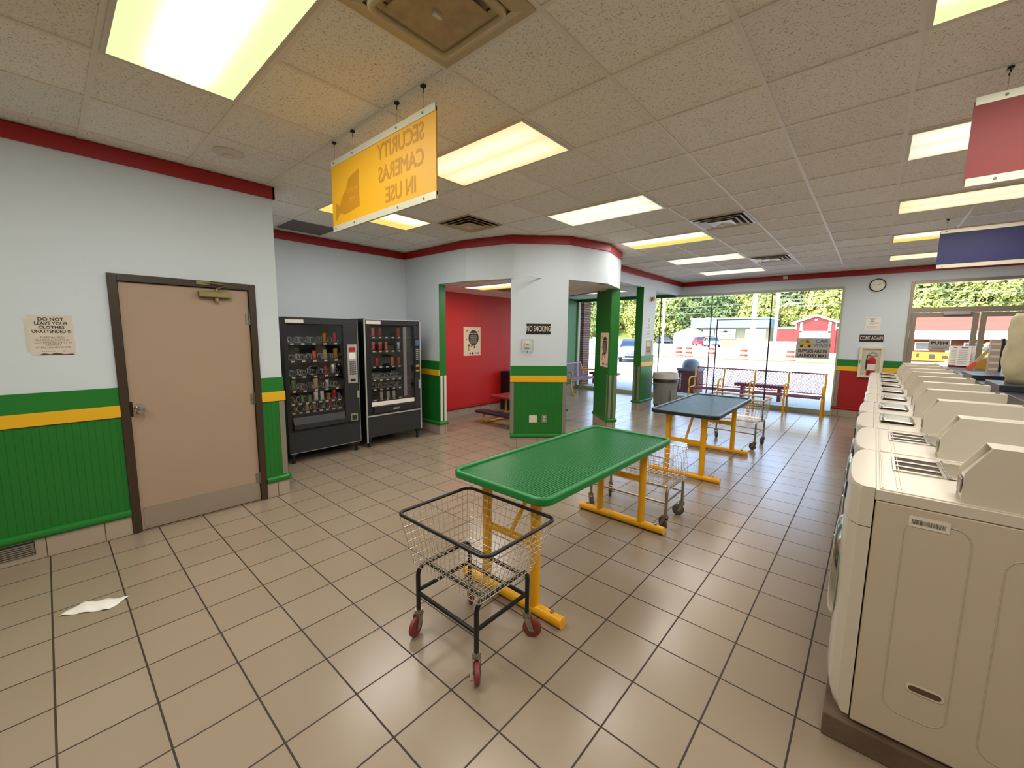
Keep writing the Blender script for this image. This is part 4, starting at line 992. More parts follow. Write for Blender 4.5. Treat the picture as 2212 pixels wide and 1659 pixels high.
# ------------------------------------------------------------ seating
def curve(pts, n=6):
    """smooth a polyline (Catmull-Rom)"""
    P = [Vector(p) for p in pts]; out = []
    for i in range(len(P)-1):
        p0, p1, p2, p3 = P[max(i-1, 0)], P[i], P[i+1], P[min(i+2, len(P)-1)]
        for k in range(n):
            t = k/n; out.append(.5*((2*p1)+(-p0+p2)*t+(2*p0-5*p1+4*p2-p3)*t*t+(-p0+3*p1-3*p2+p3)*t**3))
    return out+[P[-1]]
bn = thing('mesh_bench', 'long bench with maroon mesh seats and ochre arms in front of the big window', 'bench', (-2.0, 10.42, 0))
for q in range(4):
    x0 = -1.30+.65*q; x1 = x0+.65
    k = MB(); k.T = T(0, 0, 0); lattice(k, x0+.035, x1-.035, -.17, .22, .425, .030, .062, .0055, .005); s_ = k.build('seat_mesh', 'maroon', bn)
    k = MB(); k.T = T(0, .25, .47, 0, R(80)); lattice(k, x0+.035, x1-.035, 0, .44, 0, .030, .062, .0075, .005); b_ = k.build('back_mesh', 'maroon', bn)
    for yy in (-.17, .22): MB().tube([(x0+.03, yy, .425), (x1-.03, yy, .425)], .012, 8).build('seat_rim', 'maroon', bn, smooth=True)
    MB().tube([(x0+.03, .25, .475), (x1-.03, .25, .475)], .01, 8).build('back_rim', 'maroon', bn, smooth=True); MB().tube([(x0+.03, .325, .90), (x1-.03, .325, .90)], .014, 8).build('back_rim', 'maroon', bn, smooth=True)
for q in range(5):
    x = -1.30+.65*q
    MB().tube(curve([(x, -.15, 0), (x, -.17, .30), (x, -.14, .40), (x, 0, .425), (x, .2, .43), (x, .26, .52), (x, .33, .91)]), .021, 10).build('end_frame', 'bench_yellow', bn, smooth=True)
    MB().tube(curve([(x, .22, .42), (x, .27, .25), (x, .36, 0)]), .021, 10).build('rear_leg', 'bench_yellow', bn, smooth=True)
    MB().tube(curve([(x, -.12, .41), (x, -.17, .52), (x, -.13, .64), (x, 0, .665), (x, .2, .655), (x, .285, .64)]), .019, 10).build('armrest', 'bench_yellow', bn, smooth=True)
# lilac slatted bench in the nook, facing right
pb = thing('slat_bench', 'lilac slatted bench with yellow arms against the nook side wall', 'bench', (-6.38, 10.12, 0), pi/2)
# local: length along x, front toward -y  -> after 90deg: length along world y, front toward +x
n_ = 12
for q in range(22):
    y_ = -.60+1.2*q/21
    MB().tube(curve([(y_, -.22, .40), (y_, -.19, .43), (y_, 0, .425), (y_, .17, .42), (y_, .22, .50), (y_, .30, .82), (y_, .34, .85)], 4), .010, 6).build('slat', 'purple', pb, smooth=True)
MB().tube([(-.62, .30, .83), (.62, .30, .83)], .014, 8).tube([(-.62, -.20, .405), (.62, -.20, .405)], .012, 8).build('cross_rail', 'purple', pb, smooth=True)
for x in (-.64, .64):
    MB().tube(curve([(x, -.32, .02), (x, -.27, .05), (x, -.22, .25), (x, -.20, .42), (x, -.24, .58), (x, -.20, .64), (x, -.05, .645), (x, .2, .62), (x, .28, .62)]), .021, 10).box(x-.03, x+.03, -.36, -.26, 0, .03).build('front_leg_arm', 'bench_yellow', pb, smooth=True)
    MB().tube(curve([(x, .36, 0), (x, .24, .25), (x, .18, .42), (x, .24, .62), (x, .33, .86)]), .021, 10).build('rear_leg', 'bench_yellow', pb, smooth=True)
    MB().tube([(x, -.20, .405), (x, .18, .405)], .016, 8).build('seat_support', 'bench_yellow', pb, smooth=True)
# picnic table in the nook
pt = thing('picnic_table', 'low picnic table with a red top, dark seats and yellow tubes in the nook', 'table', (-4.95, 5.93, 0), 0)
MB().prism(rrect(.60, .30, .04, 3), .44, .48).build('tabletop', 'sign_red', pt, bevel=.006)
for sy in (-1, 1):
    o = MB().prism(rrect(.60, .13, .05, 4), .20, .24).build('bench_seat', 'navy_top', pt, bevel=.01); o.location = (0, sy*.58, 0)
for sx in (-1, 1):
    MB().tube(curve([(sx*.42, -.56, .20), (sx*.42, -.62, .12), (sx*.42, -.58, .045), (sx*.42, -.45, .026), (sx*.42, .45, .026), (sx*.42, .58, .045), (sx*.42, .62, .12), (sx*.42, .56, .20)]), .022, 12).build('base_tube', 'yellow_metal', pt, smooth=True)
    MB().tube([(sx*.42, 0, .026), (sx*.42, 0, .44)], .024, 12).build('leg', 'yellow_metal', pt, smooth=True)
# dark upright cabinet beyond the red wall
tall = MB().box(-.16, .16, -.18, .18, 0, .86).build('dark_bin', 'black', bevel=.02); tall.location = (-5.99, 6.78, 0)
tag(tall, 'tall dark bin standing against the red wall behind the picnic table', 'bin')
# grey trash can
tc = thing('trash_can', 'grey round trash can with a light grey lid beside the white pier', 'trash can', (-3.50, 9.26, 0))
MB().lathe([(0, .0), (.215, 0), (.225, .02), (.262, .55), (.268, .62), (.272, .64), (.262, .66), (.262, .655), (.25, .655), (0, .64)], 36).build('body', 'trash_grey', tc, smooth=True)
for a in (-1.9, -.4): 
    k = MB(); k.T = T(0, 0, 0, a); k.box(.245, .268, -.09, .09, .12, .46).build('panel_rib', 'trash_grey', tc, bevel=.006)
MB().lathe([(.268, .62), (.274, .625), (.272, .70), (.264, .72)], 36).build('bin_liner', 'bag', tc, smooth=True)
MB().lathe([(.292, .70), (.296, .715), (.285, .73), (.275, .82), (.262, .835), (.235, .832), (.215, .78), (.0, .775)], 36).build('lid', 'trash_lid', tc, smooth=True)
for a in (.9, pi+.9): MB().tube([(.262*cos(a-.25), .262*sin(a-.25), .60), (.31*cos(a), .31*sin(a), .585), (.262*cos(a+.25), .262*sin(a+.25), .60)], .012, 8).build('handle', 'trash_grey', tc, smooth=True)

# ------------------------------------------------------------ washers
pl = MB().box(-.03, 1.50, 2.03, 9.12, 0, .102).build('concrete_plinth', 'concrete', bevel=.006)
pl.data.transform(Matrix.Translation((-.735, -5.575, 0))); pl.location = (.735, 5.575, 0)
tag(pl, 'low dirty concrete plinth under the row of washers', 'plinth')
def washer(lbl, y, dx=0, open_lid=False, near=False):
    t = thing('washing_machine', lbl, 'washing machine', (.05+dx, y, .102), 0, 'row of off white front loading washers')
    Wd, z0, z1 = .695, 0, .99      # local x from seam into the machine, z above plinth
    MB().box(.004, .72, .002, Wd-.002, .012, z1-.045).build('body', 'enamel_side', t, bevel=.006)
    k = MB().prism([(0, .0), (.0, z1-.035), (.006, z1-.006), (.02, z1), (.7, z1), (.72, z1-.01), (.72, z1-.045), (0, z1-.045)], 0, Wd, 'y'); 
    MB().box(.001, .724, 0, Wd, z1-.043, z1-.003).box(.012, .70, .012, Wd-.012, z1-.004, z1+.001).build('top_panel', 'enamel', t, bevel=.004, bseg=3)
    k.bm.free()
    MB().box(.018, .024, .02, Wd-.02, z1, z1+.004).box(.060, .064, .045, Wd-.1, z1, z1+.0035).box(.072, .076, .045, Wd-.1, z1, z1+.0035).build('top_ridge', 'enamel', t, bevel=.001)
    # bulging front
    n = 18; pr = [(0, .0)]
    for i in range(n+1):
        s = i/n; yy = .0+Wd*s; dep = .040+.050*max(0, 1-abs(2*s-1)**2.6)**.5
        pr.append((-dep, yy))
    pr.append((0, Wd))
    k = MB(); nlev = 6
    lev = [(0.03, .55), (.045, .80), (.075, .95), (.12, 1), (.83, 1)]
    rings = []
    for z, sc in lev: rings.append([k.v((p[0]*sc, p[1], z)) for p in pr])
    for a, b in zip(rings, rings[1:]):
        for i in range(len(pr)): k.face([a[i], a[(i+1) % len(pr)], b[(i+1) % len(pr)], b[i]])
    k.face(rings[0][::-1]); k.face(rings[-1])
    fp = k.build('front_panel', 'enamel', t, smooth=True)
    k = MB(); rings = []
    for z, sc in ((.834, 1), (.97, .98), (.985, .955), (.992, .90)): rings.append([k.v((p[0]*sc, p[1], z)) for p in pr])
    for a, b in zip(rings, rings[1:]):
        for i in range(len(pr)): k.face([a[i], a[(i+1) % len(pr)], b[(i+1) % len(pr)], b[i]])
    k.face(rings[0][::-1]); k.face(rings[-1])
    cp = k.build('control_fascia', 'enamel', t, smooth=True)
    MB().box(-.092, -.08, .20, .50, .87, .94).build('control_strip', 'blackish', cp, bevel=.004)
    # porthole door
    dr_ = MB().lathe([(.225, -.07), (.235, -.088), (.218, -.106), (.185, -.112), (.175, -.104), (.165, -.095)], 40, (0, .347, .50), 'x').build('door_ring', 'chrome', t, smooth=True)
    MB().lathe([(.176, -.099), (.12, -.106), (.0, -.110)], 32, (0, .347, .50), 'x').build('door_glass', 'blackish', dr_, smooth=True)
    MB().box(-.124, -.104, .53, .56, .44, .56).build('door_handle', 'chrome', dr_, bevel=.006)
    # soap dispenser
    px, py, pz = .055, .325, z1+.001
    if open_lid:
        d_ = MB().box(px, px+.012, py, py+.29, pz, pz+.006).box(px+.15, px+.165, py, py+.29, pz, pz+.006)
        ys_ = [py, py+.022, py+.082, py+.104, py+.176, py+.198, py+.268, py+.29]
        for q in range(0, 8, 2): d_.box(px+.012, px+.15, ys_[q], ys_[q+1], pz, pz+.006)
        d_.build('dispenser_plate', 'steel', t, bevel=.001)
        MB().box(px+.01, px+.152, py+.01, py+.28, pz-.0005, pz+.0015).build('dispenser_wells', 'seam', t)
        MB().tube([(px+.168, py, pz+.008), (px+.168, py+.29, pz+.008)], .006, 8).box(px+.172, px+.255, py+.002, py+.288, pz+.003, pz+.006).build('dispenser_lid', 'steel', t, bevel=.001)
    else:
        px -= .02; py -= .08
        k = MB(); rows = []
        for i in range(9):
            s = i/8; xx = px+.17*s; zz = pz+.018-.006*s+(.004*sin(pi*s)); rows.append([k.v((xx, py+.33*j/6, zz)) for j in range(7)])
        for a, b in zip(rows, rows[1:]):
            for j in range(6): k.face([a[j], b[j], b[j+1], a[j+1]])
        o = k.build('dispenser_lid', 'steel', t, smooth='full'); mo = o.modifiers.new('s', 'SOLIDIFY'); mo.thickness = .003; mo.offset = -1
        MB().box(px+.005, px+.165, py+.01, py+.32, pz, pz+.010).build('dispenser_base', 'seam', t)
        MB().lathe([(.012, 0), (.014, .006), (.0, .008)], 14, (px+.02, py+.07, pz+.018)).build('lid_knob', 'chrome', t, smooth=True)
    # coin box: shell with sloped recessed face
    c0, c1 = .025, .135
    prof = [(.222, z1), (.222, z1+.105), (.278, z1+.205), (.65, z1+.205), (.65, z1)]
    inn_ = [(.226, z1), (.226, z1+.085), (.300, z1+.202), (.648, z1+.202), (.648, z1)]
    cb_ = MB().prism(prof, c0, c0+.004, 'y').prism(prof, c1-.004, c1, 'y').prism(inn_, c0+.003, c1-.003, 'y').box(.277, .65, c0+.001, c1-.001, z1+.2, z1+.2045).build('coin_box', 'enamel', t, bevel=.001)
    MB().box(.2185, .222, c0+.02, c1-.02, z1+.03, z1+.08).build('coin_slot', 'guard', cb_)
    MB().box(.6, .62, c0+.04, c0+.06, z1+.205, z1+.215).build('lock', 'zinc', cb_)
    if near:
        # pressed side panel, label, hand hole
        zz = -.0
        for (xa, xb, za, zb_) in ((.09, .26, .13, .90), (.34, .62, .10, .84)):
            pts = rrect((xb-xa)/2, (zb_-za)/2, .05, 6); cx, cz = (xa+xb)/2, (za+zb_)/2
            k = MB(); k.tube([(cx+a, .0005, cz+b) for a, b in pts], .0014, 6, cyc=True); k.build('pressed_rib', 'enamel_side', t, smooth=True)
        k = MB(); ringp = [(.20+a, .255+b) for a, b in rrect(.052, .017, .0169, 8)]; inn = [(.20+a, .255+b) for a, b in rrect(.044, .011, .0109, 8)]
        n2 = len(ringp); o0 = [k.v((x, -.001, z)) for x, z in ringp]; o1 = [k.v((x, .0015, z)) for x, z in ringp]; i0 = [k.v((x, -.0015, z)) for x, z in inn]
        for q in range(n2): r = (q+1) % n2; k.face([o1[q], o1[r], o0[r], o0[q]]); k.face([o0[q], o0[r], i0[r], i0[q]])
        hh = k.build('hand_hole_rim', 'enamel', t)
        k = MB(); k.prism(inn, -.0012, -.0008, 'y'); k.build('hand_hole', 'ink_brown', hh)
        lb = MB().box(.10, .205, -.0002, .0016, .875, .915).build('barcode_label', 'offwhite', t)
        k = MB(); rr = random.Random(5); x = .108
        while x < .195:
            ww = rr.choice((.0008, .0014, .002)); k.box(x, x+ww, -.0006, -.0001, .885, .903); x += ww+rr.choice((.0008, .0015))
        k.build('barcode', 'ink', lb)
    return t
ords = ['nearest', 'second', 'third', 'fourth', 'fifth', 'sixth', 'seventh', 'eighth', 'ninth', 'farthest']
for i in range(10):
    lid = 'open soap drawer' if i < 2 else 'closed metal soap lid'
    washer('%s off white washing machine in the row from the viewer, with %s' % (ords[i], lid), 2.045+.70*i, dx=(0, 0, -.012, -.012, .01, .015, .015, .015, .015, .015)[i], open_lid=i < 2, near=i == 0)
# bulkhead counter behind the washers
bk = MB().box(-.335, .335, -3.4, 3.4, 0, 1.10).build('bulkhead', 'navy_top', bevel=.003); bk.location = (1.125, 5.575, .102)
tag(bk, 'long dark laminate bulkhead counter behind the washers', 'counter')
MB().box(-.34, .345, -3.41, 3.41, 1.10, 1.148).build('counter_top', 'navy_top', bk, bevel=.004)
for lb, y0_, y1_, z_ in (('raised dark slab on the bulkhead counter, nearer of two', 4.98, 5.56, .05), ('raised dark slab on the bulkhead counter, farther of two', 6.2, 6.9, .05)):
    o = MB().box(-.33, .33, -(y1_-y0_)/2, (y1_-y0_)/2, 0, z_).build('counter_slab', 'navy_top', bevel=.004); o.location = (1.10, (y0_+y1_)/2, 1.2505); tag(o, lb, 'slab')
# things on the counter
ZT = 1.2505
hd = thing('paper_holder', 'clear stand with leaning printed papers on the counter near the entrance', 'sign holder', (.96, 8.9, ZT))
MB().box(-.115, .115, -.05, .05, 0, .025).build('base', 'sign_red', hd, bevel=.003)
for nm, x, y, a, tl in (('paper', -.045, .02, .0, -.12), ('paper', .02, -.07, -.16, -.10), ('paper', .075, .03, .0, -.05)):
    k = MB(); k.T = T(x, y, .02, a, tl); k.box(-.07, .07, 0, .002, 0, .29); p_ = k.build(nm, 'white', hd)
    k = MB(); k.T = T(x, y, .02, a, tl)
    for q in range(8): k.box(-.05, .035+.008*((q*7) % 3), -.0008, -.0001, .035+.027*q, .04+.027*q)
    k.box(-.03, .04, -.0008, -.0001, .255, .272); k.build('print_line', 'grey_mid', p_)
sp_ = thing('scraper', 'orange handled wooden scraper leaning on the dark counter', 'tool', (.965, 8.16, ZT))
k = MB(); k.T = T(0, 0, 0, 0, 0, R(30)); k.prism([(-.035, 0), (.035, 0), (.022, .12), (-.022, .12)], -.008, .008, 'y'); k.build('blade_holder', 'orange', sp_, bevel=.003)
k = MB(); k.T = T(0, 0, 0, 0, 0, R(30)); k.prism([(-.02, .11), (.02, .11), (.022, .42), (-.014, .40)], -.006, .006, 'y'); k.build('handle', 'wood', sp_, bevel=.003)
bb = thing('striped_box', 'narrow upright box with brown printed stripes and a black side, standing on the counter', 'box', (1.105, 7.62, ZT), R(-4))
MB().box(-.05, .035, -.09, .09, 0, .41).build('body', 'wood_strip', bb, bevel=.003)
MB().box(.0355, .058, -.095, .095, 0, .42).build('side_edge', 'black', bb, bevel=.003)
for q in range(5): MB().box(-.044, .029, -.0915, -.0905, .04+.075*q, .068+.075*q).build('stripe', 'offwhite', bb)
nb = MB().box(-.08, .08, -.002, .002, 0, .15).build('yellow_note', 'banner_yellow'); nb.location = (1.15, 8.5, ZT); nb.rotation_euler = (R(-12), 0, 0); tag(nb, 'small yellow card standing on the counter behind the striped box', 'card')
# pale sack
sk_ = MB(); rings = []
for j in range(15):
    s = j/14; z = .57*s; r = .145+.012*sin(s*5)-.02*(s < .12)-.02*(s > .93); ox_ = -.012*s
    rings.append([sk_.v((ox_+(r*1.05+.008*sin(a*5+j))*cos(a), (r*.7+.006*cos(a*4-j))*sin(a), z)) for a in [2*pi*q/24 for q in range(24)]])
for a, b in zip(rings, rings[1:]):
    for q in range(24): sk_.face([a[q], a[(q+1) % 24], b[(q+1) % 24], b[q]])
sk_.face(rings[0][::-1]); sk_.face(rings[-1])
sack = thing('sack', 'pale yellow sack with faint print standing on the counter at the right edge', 'sack', (.975, 5.27, ZT+.0505))
sk_.build('bag', 'sack', sack, smooth='full')
MB().box(-.05, .0, -.104, -.09, .50, .56).build('bag_label', 'white', sack)
# ------------------------------------------------------------ outside
def gplane(name, m, x0, x1, y0, y1, z, th=.05):
    o = MB().box(x0, x1, y0, y1, z-th, z).build(name, m); return o
struct(gplane('parking_lot', 'asphalt', -110, 60, 12.4, 34.2, -.1)); struct(gplane('walkway', 'walk', -12, 8, 11.15, 12.4, -.02, .1))
o = gplane('grass_verge', 'grass', -110, 60, 34.2, 36.0, -.095); tag(o, kind='stuff', label='strip of dry grass along the road', cat='grass')
struct(gplane('road', 'road', -110, 60, 36.0, 48, -.12)); struct(gplane('far_lot', 'asphalt', -110, 60, 48, 99, -.1))
o = gplane('dirt_verge', 'dirt', -110, 60, 42, 43.2, -.085, .03); struct(o)
# wooded hill
k = MB(); nx, ny = 30, 10; g_ = [[k.v((-150+240*i/nx, 97+110*j/ny, -.1+32*(j/ny)**.8+1.5*sin(i*.7+j))) for j in range(ny+1)] for i in range(nx+1)]
for i in range(nx):
    for j in range(ny): k.face([g_[i][j], g_[i+1][j], g_[i+1][j+1], g_[i][j+1]])
struct(k.build('hillside', 'grass', smooth='full'))
def crown(seed, R0, Hh, n=2600, sz=.38):
    rnd = random.Random(seed); k = MB()
    blobs = [(rnd.uniform(-.55, .55)*R0, rnd.uniform(-.55, .55)*R0, Hh*rnd.uniform(.18, .86), R0*rnd.uniform(.34, .58)) for _ in range(13)]
    for _ in range(n):
        bx_, by, bz, br = rnd.choice(blobs)
        d = Vector((rnd.gauss(0, 1), rnd.gauss(0, 1), rnd.gauss(.25, 1))).normalized()
        p = Vector((bx_, by, bz)) + d*br*rnd.uniform(.82, 1.05)
        nrm = (d+Vector((rnd.uniform(-.7, .7), rnd.uniform(-.7, .7), rnd.uniform(-.4, .7)))).normalized()
        x = nrm.orthogonal().normalized(); y = nrm.cross(x); a = rnd.uniform(0, 6.28); x, y = x*cos(a)+y*sin(a), y*cos(a)-x*sin(a)
        s = sz*rnd.uniform(.6, 1.3)
        k.face([k.v(p+x*s), k.v(p+y*s*.7), k.v(p-x*s*.9), k.v(p-y*s*.6)])
    return k
def make_tree(seed):
    t = thing('tree', 'x', 'tree'); Hh = 11
    MB().tube([(0, 0, -1), (.1, 0, 4), (.0, .1, 8)], [.32, .24, .1], 8).build('trunk', 'bark', t)
    kk = crown(seed, 4.6, Hh); kk.build('crown', 'leaf', t).location = (0, 0, 1.2); return t
protos = [make_tree(s) for s in (11, 12, 13)]
random.seed(21); used = set()
rows = [(99, -86, 34, 6.2, 0), (108, -92, 36, 6.6, 1.2), (118, -98, 38, 7.2, 5), (130, -104, 40, 8, 8.5), (144, -110, 44, 9, 13), (160, -118, 48, 10, 18)]
lab_r = ['leafy tree in the front row of the wooded hill beyond the road', 'leafy tree low on the wooded hill, behind the front row', 'leafy tree part way up the wooded hill', 'leafy tree on the middle of the wooded hill', 'leafy tree high on the wooded hill', 'leafy tree near the top of the wooded hill']
for ri, (y, xa, xb, st, z) in enumerate(rows):
    x = xa
    while x < xb:
        pi0 = random.randrange(3); src = protos[pi0]
        if pi0 not in used: o = src; used.add(pi0)
        else: o = copy_tree(src)
        s = random.uniform(.9, 1.25)*(.82 if ri == 0 else 1)
        o.location = (x+random.uniform(-1.5, 1.5), y+random.uniform(-2.5, 2.5), z-.6); o.rotation_euler = (0, 0, random.uniform(0, 6.28)); o.scale = (s, s, s*random.uniform(.9, 1.1))
        o['label'] = lab_r[ri]; o['group'] = 'trees: '+lab_r[ri]; x += st*random.uniform(.85, 1.15)
# construction barrels
def barrel(x, y, lbl):
    t = thing('traffic_barrel', lbl, 'traffic barrel', (x, y, -.12))
    pr = [(.30, .05), (.29, .2), (.285, .21), (.28, .38), (.275, .39), (.27, .56), (.265, .57), (.26, .74), (.25, .75), (.22, .92)]
    MB().lathe([(0, .0), (.38, 0), (.38, .06), (0, .06)], 20).build('rubber_base', 'barrel', t)
    for i, m in enumerate(('barrel_white', 'barrel', 'barrel_white', 'barrel', 'barrel_white')):
        a = .06+.18*i; r0 = .30-.013*i; MB().lathe([(r0, a), (r0-.008, a+.175), (r0-.02, a+.18)], 20).build('band', m, t, smooth=True)
    MB().tube([(-.06, 0, .955), (-.06, 0, 1.03), (.06, 0, 1.03), (.06, 0, .955)], .015, 6).build('handle', 'rubber', t)
for x, y, l in ((-13.3, 38.0, 'leftmost orange and white barrel across the lot'), (-12.4, 37.9, 'orange and white barrel, second from the left across the lot'), (-10.7, 38.6, 'orange and white barrel seen beside the cart bar, third from the left'), (-6.0+.1, 37.2, 'orange and white barrel just left of the thick wooden pole'), (-4.75, 37.4, 'orange and white barrel left of the car wash sheet')): 
    if l.startswith('orange and white barrel just'): x, y = -7.75, 36.6
    barrel(x, y, l)
# poles and wires
def upole(x, y, r, h, lbl, arms=(), name='utility_pole'):
    t = thing(name, lbl, 'pole', (x, y, -.12))
    MB().tube([(0, 0, 0), (0, 0, h)], [r, r*.75], 12).build('shaft', 'pole', t, smooth=True)
    for z in arms: MB().box(-1.1, 1.1, -.06, .06, z, z+.14).build('crossarm', 'pole', t)
    return t
upole(-7.05, 35.7, .17, 11, 'thick pale wooden utility pole beside the grass strip, nearest one', (9.8,))
upole(-13.75, 35.2, .11, 9, 'pale pole at the left of the window near the grass')
p2 = upole(-5.5, 46, .14, 12, 'thin pale pole left of the red barn, carrying a transformer', (6.9,))
p2.location.x = -7.2
MB().lathe([(0, 5.9), (.28, 5.9), (.28, 6.7), (0, 6.75)], 14, (.5, 0, 0)).build('transformer', 'white_paint', p2, smooth=True)
MB().tube([(0, 0, 4.6), (1.2, 0, 4.9), (1.6, 0, 4.85)], .04, 6).lathe([(.1, 4.8), (.16, 4.86), (0, 4.9)], 10, (1.7, 0, 0)).build('lamp_arm', 'white_paint', p2)
upole(-32, 70, .1, 8, 'slim white lamp post beyond the road')
for z, y in ((5.6, 46), (6.6, 46.2), (4.9, 46.1)):
    pts = [(-60+6*i, y, z-.9*sin(pi*((i*6) % 30)/30)) for i in range(15)]
    tag(MB().tube(pts, .018, 4).build('overhead_wire', 'grey_mid'), 'overhead wire crossing in front of the trees, %s' % {5.6: 'middle', 6.6: 'top', 4.9: 'lowest'}[z], 'wire')
# vehicles
def car(name, lbl, x, y, rz, paint, L=4.7, W=1.9, Hh=1.62, suv=True, z=-.1):
    t = thing(name, lbl, 'car', (x, y, z), rz)   # local +x is the front
    h = L/2; g = .30
    prof = [(-h, .45), (-h+.03, .95), (-h+.12, 1.05), (h-1.25, 1.06), (h-.35, .93), (h-.08, .80), (h, .62), (h-.03, .35), (h-.25, g), (-h+.15, g)]
    k = MB(); n = 8
    rings = []
    for i in range(n+1):
        s = i/n*2-1; yy = s*W/2; ins = .16*abs(s)**6
        rings.append([k.v((p[0]*(1-ins*.25), yy, p[1]-(.06*abs(s)**4 if p[1] > .7 else 0))) for p in prof])
    for a, b in zip(rings, rings[1:]):
        for i in range(len(prof)): k.face([a[i], a[(i+1) % len(prof)], b[(i+1) % len(prof)], b[i]])
    k.face(rings[0][::-1]); k.face(rings[-1]); k.build('body', paint, t, smooth=True)
    rf = -h+.35 if suv else -h+.9
    cab = [(-h+.08 if suv else -h+.5, 1.03), (rf+.12, Hh-.06), (rf+.5, Hh), (.35, Hh), (.75, Hh-.12), (h-1.2, 1.03)]
    k = MB(); a = [k.v((p[0], -W/2+.06+(.16 if p[1] > 1.2 else 0), p[1])) for p in cab]; b = [k.v((p[0], W/2-.06-(.16 if p[1] > 1.2 else 0), p[1])) for p in cab]
    k.face(a[::-1]); k.face(b)
    for i in range(6): k.face([a[i], a[(i+1) % 6], b[(i+1) % 6], b[i]])
    k.build('windows', 'car_glass', t)
    k = MB(); 
    k.box(rf+.3, .45, -W/2+.2, W/2-.2, Hh-.01, Hh+.03)
    for sy in (-1, 1):
        for (xa, za), (xb, zb) in (((.62, Hh-.05), (h-1.15, 1.03)), ((-.2, Hh), (-.25, 1.03)), ((rf+.2, Hh-.03), (-h+.15, 1.03)), ((rf+.2, Hh), (.55, Hh-.03))):
            ya = sy*(W/2-.2); yb = sy*(W/2-.05); k.tube([(xa, ya, za), (xb, yb if zb < 1.1 else ya, zb)], .04, 6)
    k.build('roof_pillars', paint, t, bevel=.01)
    for sx in (-h+.85, h-.9):
        for sy in (-1, 1):
            w_ = MB().lathe([(.2, sy*(W/2-.22)), (.345, sy*(W/2-.22)), (.345, sy*(W/2-.01)), (.24, sy*(W/2))], 24, (sx, 0, .345), 'y').build('tyre', 'rubber', t, smooth=True)
            MB().lathe([(0, sy*(W/2-.03)), (.22, sy*(W/2-.005)), (.23, sy*(W/2-.03))], 10, (sx, 0, .345), 'y').build('wheel_rim', 'silver', w_)
    MB().box(h-.06, h+.01, -.55, .55, .56, .78).build('grille', 'grey_mid', t, bevel=.02)
    MB().box(h-.10, h+.012, -.6, .6, .33, .45).build('lower_intake', 'blackish', t, bevel=.01)
    for sy in (-1, 1):
        MB().prism([(h-.45, .74), (h-.04, .68), (h-.06, .80), (h-.42, .90)], min(sy*.62, sy*.88), max(sy*.62, sy*.88), 'y').build('headlamp', 'lamp_glass', t, bevel=.02)
        MB().box(-h-.005, -h+.06, min(sy*.62, sy*.88), max(sy*.62, sy*.88), .72, .98).build('tail_lamp', 'red_ext', t, bevel=.01)
        MB().box(.62, .82, min(sy*(W/2-.02), sy*(W/2+.2)), max(sy*(W/2-.02), sy*(W/2+.2)), 1.0, 1.16).build('mirror', paint, t, bevel=.03)
    return t
car('parked_car', 'pearl white car parked facing the window, seen between the nook columns', -12.75, 27.3, R(-62), 'car_white', Hh=1.5)
car('parked_car', 'dark red car seen from behind on the far lot', -24.5, 80.5, R(118), 'car_red', L=4.4)
car('parked_car', 'small dark car left of the red one on the far lot', -37.5, 98, R(20), 'car_dark', L=4.4)
car('parked_car', 'silver car half hidden by the window seam right of the red one', -20.8, 75, R(-60), 'car_white', L=4.2)
car('parked_car', 'silver car on the far lot seen through the nook windows, nearer of two', -41, 62, R(10), 'car_white')
car('parked_car', 'pale car on the far lot seen through the nook windows, farther of two', -48, 78, R(0), 'car_dark')
car('parked_car', 'yellow car parked low behind the banner by the brick building', 6.3, 41.0, R(180), 'banner_yellow')
# blue-white building
b1 = thing('building', 'long low building with pale blue fascia and cream siding beyond the road', 'building', (-21.6, 90, -.1))
MB().box(-5.3, 6.5, 0, 12, 0, 4.8).build('wall', 'siding_cream', b1)
MB().box(-7.3, 6.6, -1.4, 12.2, 3.5, 5.15).build('fascia', 'siding_blue', b1)
MB().box(-7.4, 6.7, -1.5, 12.3, 5.15, 5.4).build('roof_edge', 'white_paint', b1)
MB().box(-7.2, -7.0, -1.3, -1.1, 0, 3.5).build('post', 'white_paint', b1); MB().box(2.6, 6.0, -.15, 0, 0, 3.2).build('garage_door', 'white_paint', b1)
s_ = MB().box(-2.8, .9, -.2, -.1, 1.3, 3.2).build('shop_sign', 'white_paint', b1)
for bd, z, sz in (('USED CARS', 2.15, .5), ('& BODY SHOP', 1.78, .46)): text('lettering', bd, sz, 'poster_dark', s_, T(-.95, -.22, z, 0, pi/2), sx=1.05, bold=.01)
k = MB(); k.prism([(-2.3, 2.85), (-1.5, 2.72), (-.95, 3.02), (-.4, 2.72), (.4, 2.85), (-.4, 2.55), (-.95, 2.5), (-1.5, 2.55)], -.24, -.22, 'y'); k.build('emblem', 'poster_dark', s_)
s_ = MB().box(-6.2+1, -4.0+.9, -.2, -.1, 1.9, 3.1).build('shop_sign', 'white_paint', b1)
k = MB()
for q in range(3): k.box(-4.9, -3.4-.2*q, -.23, -.21, 2.7-.3*q, 2.82-.3*q)
k.build('print_line', 'grey_mid', s_)
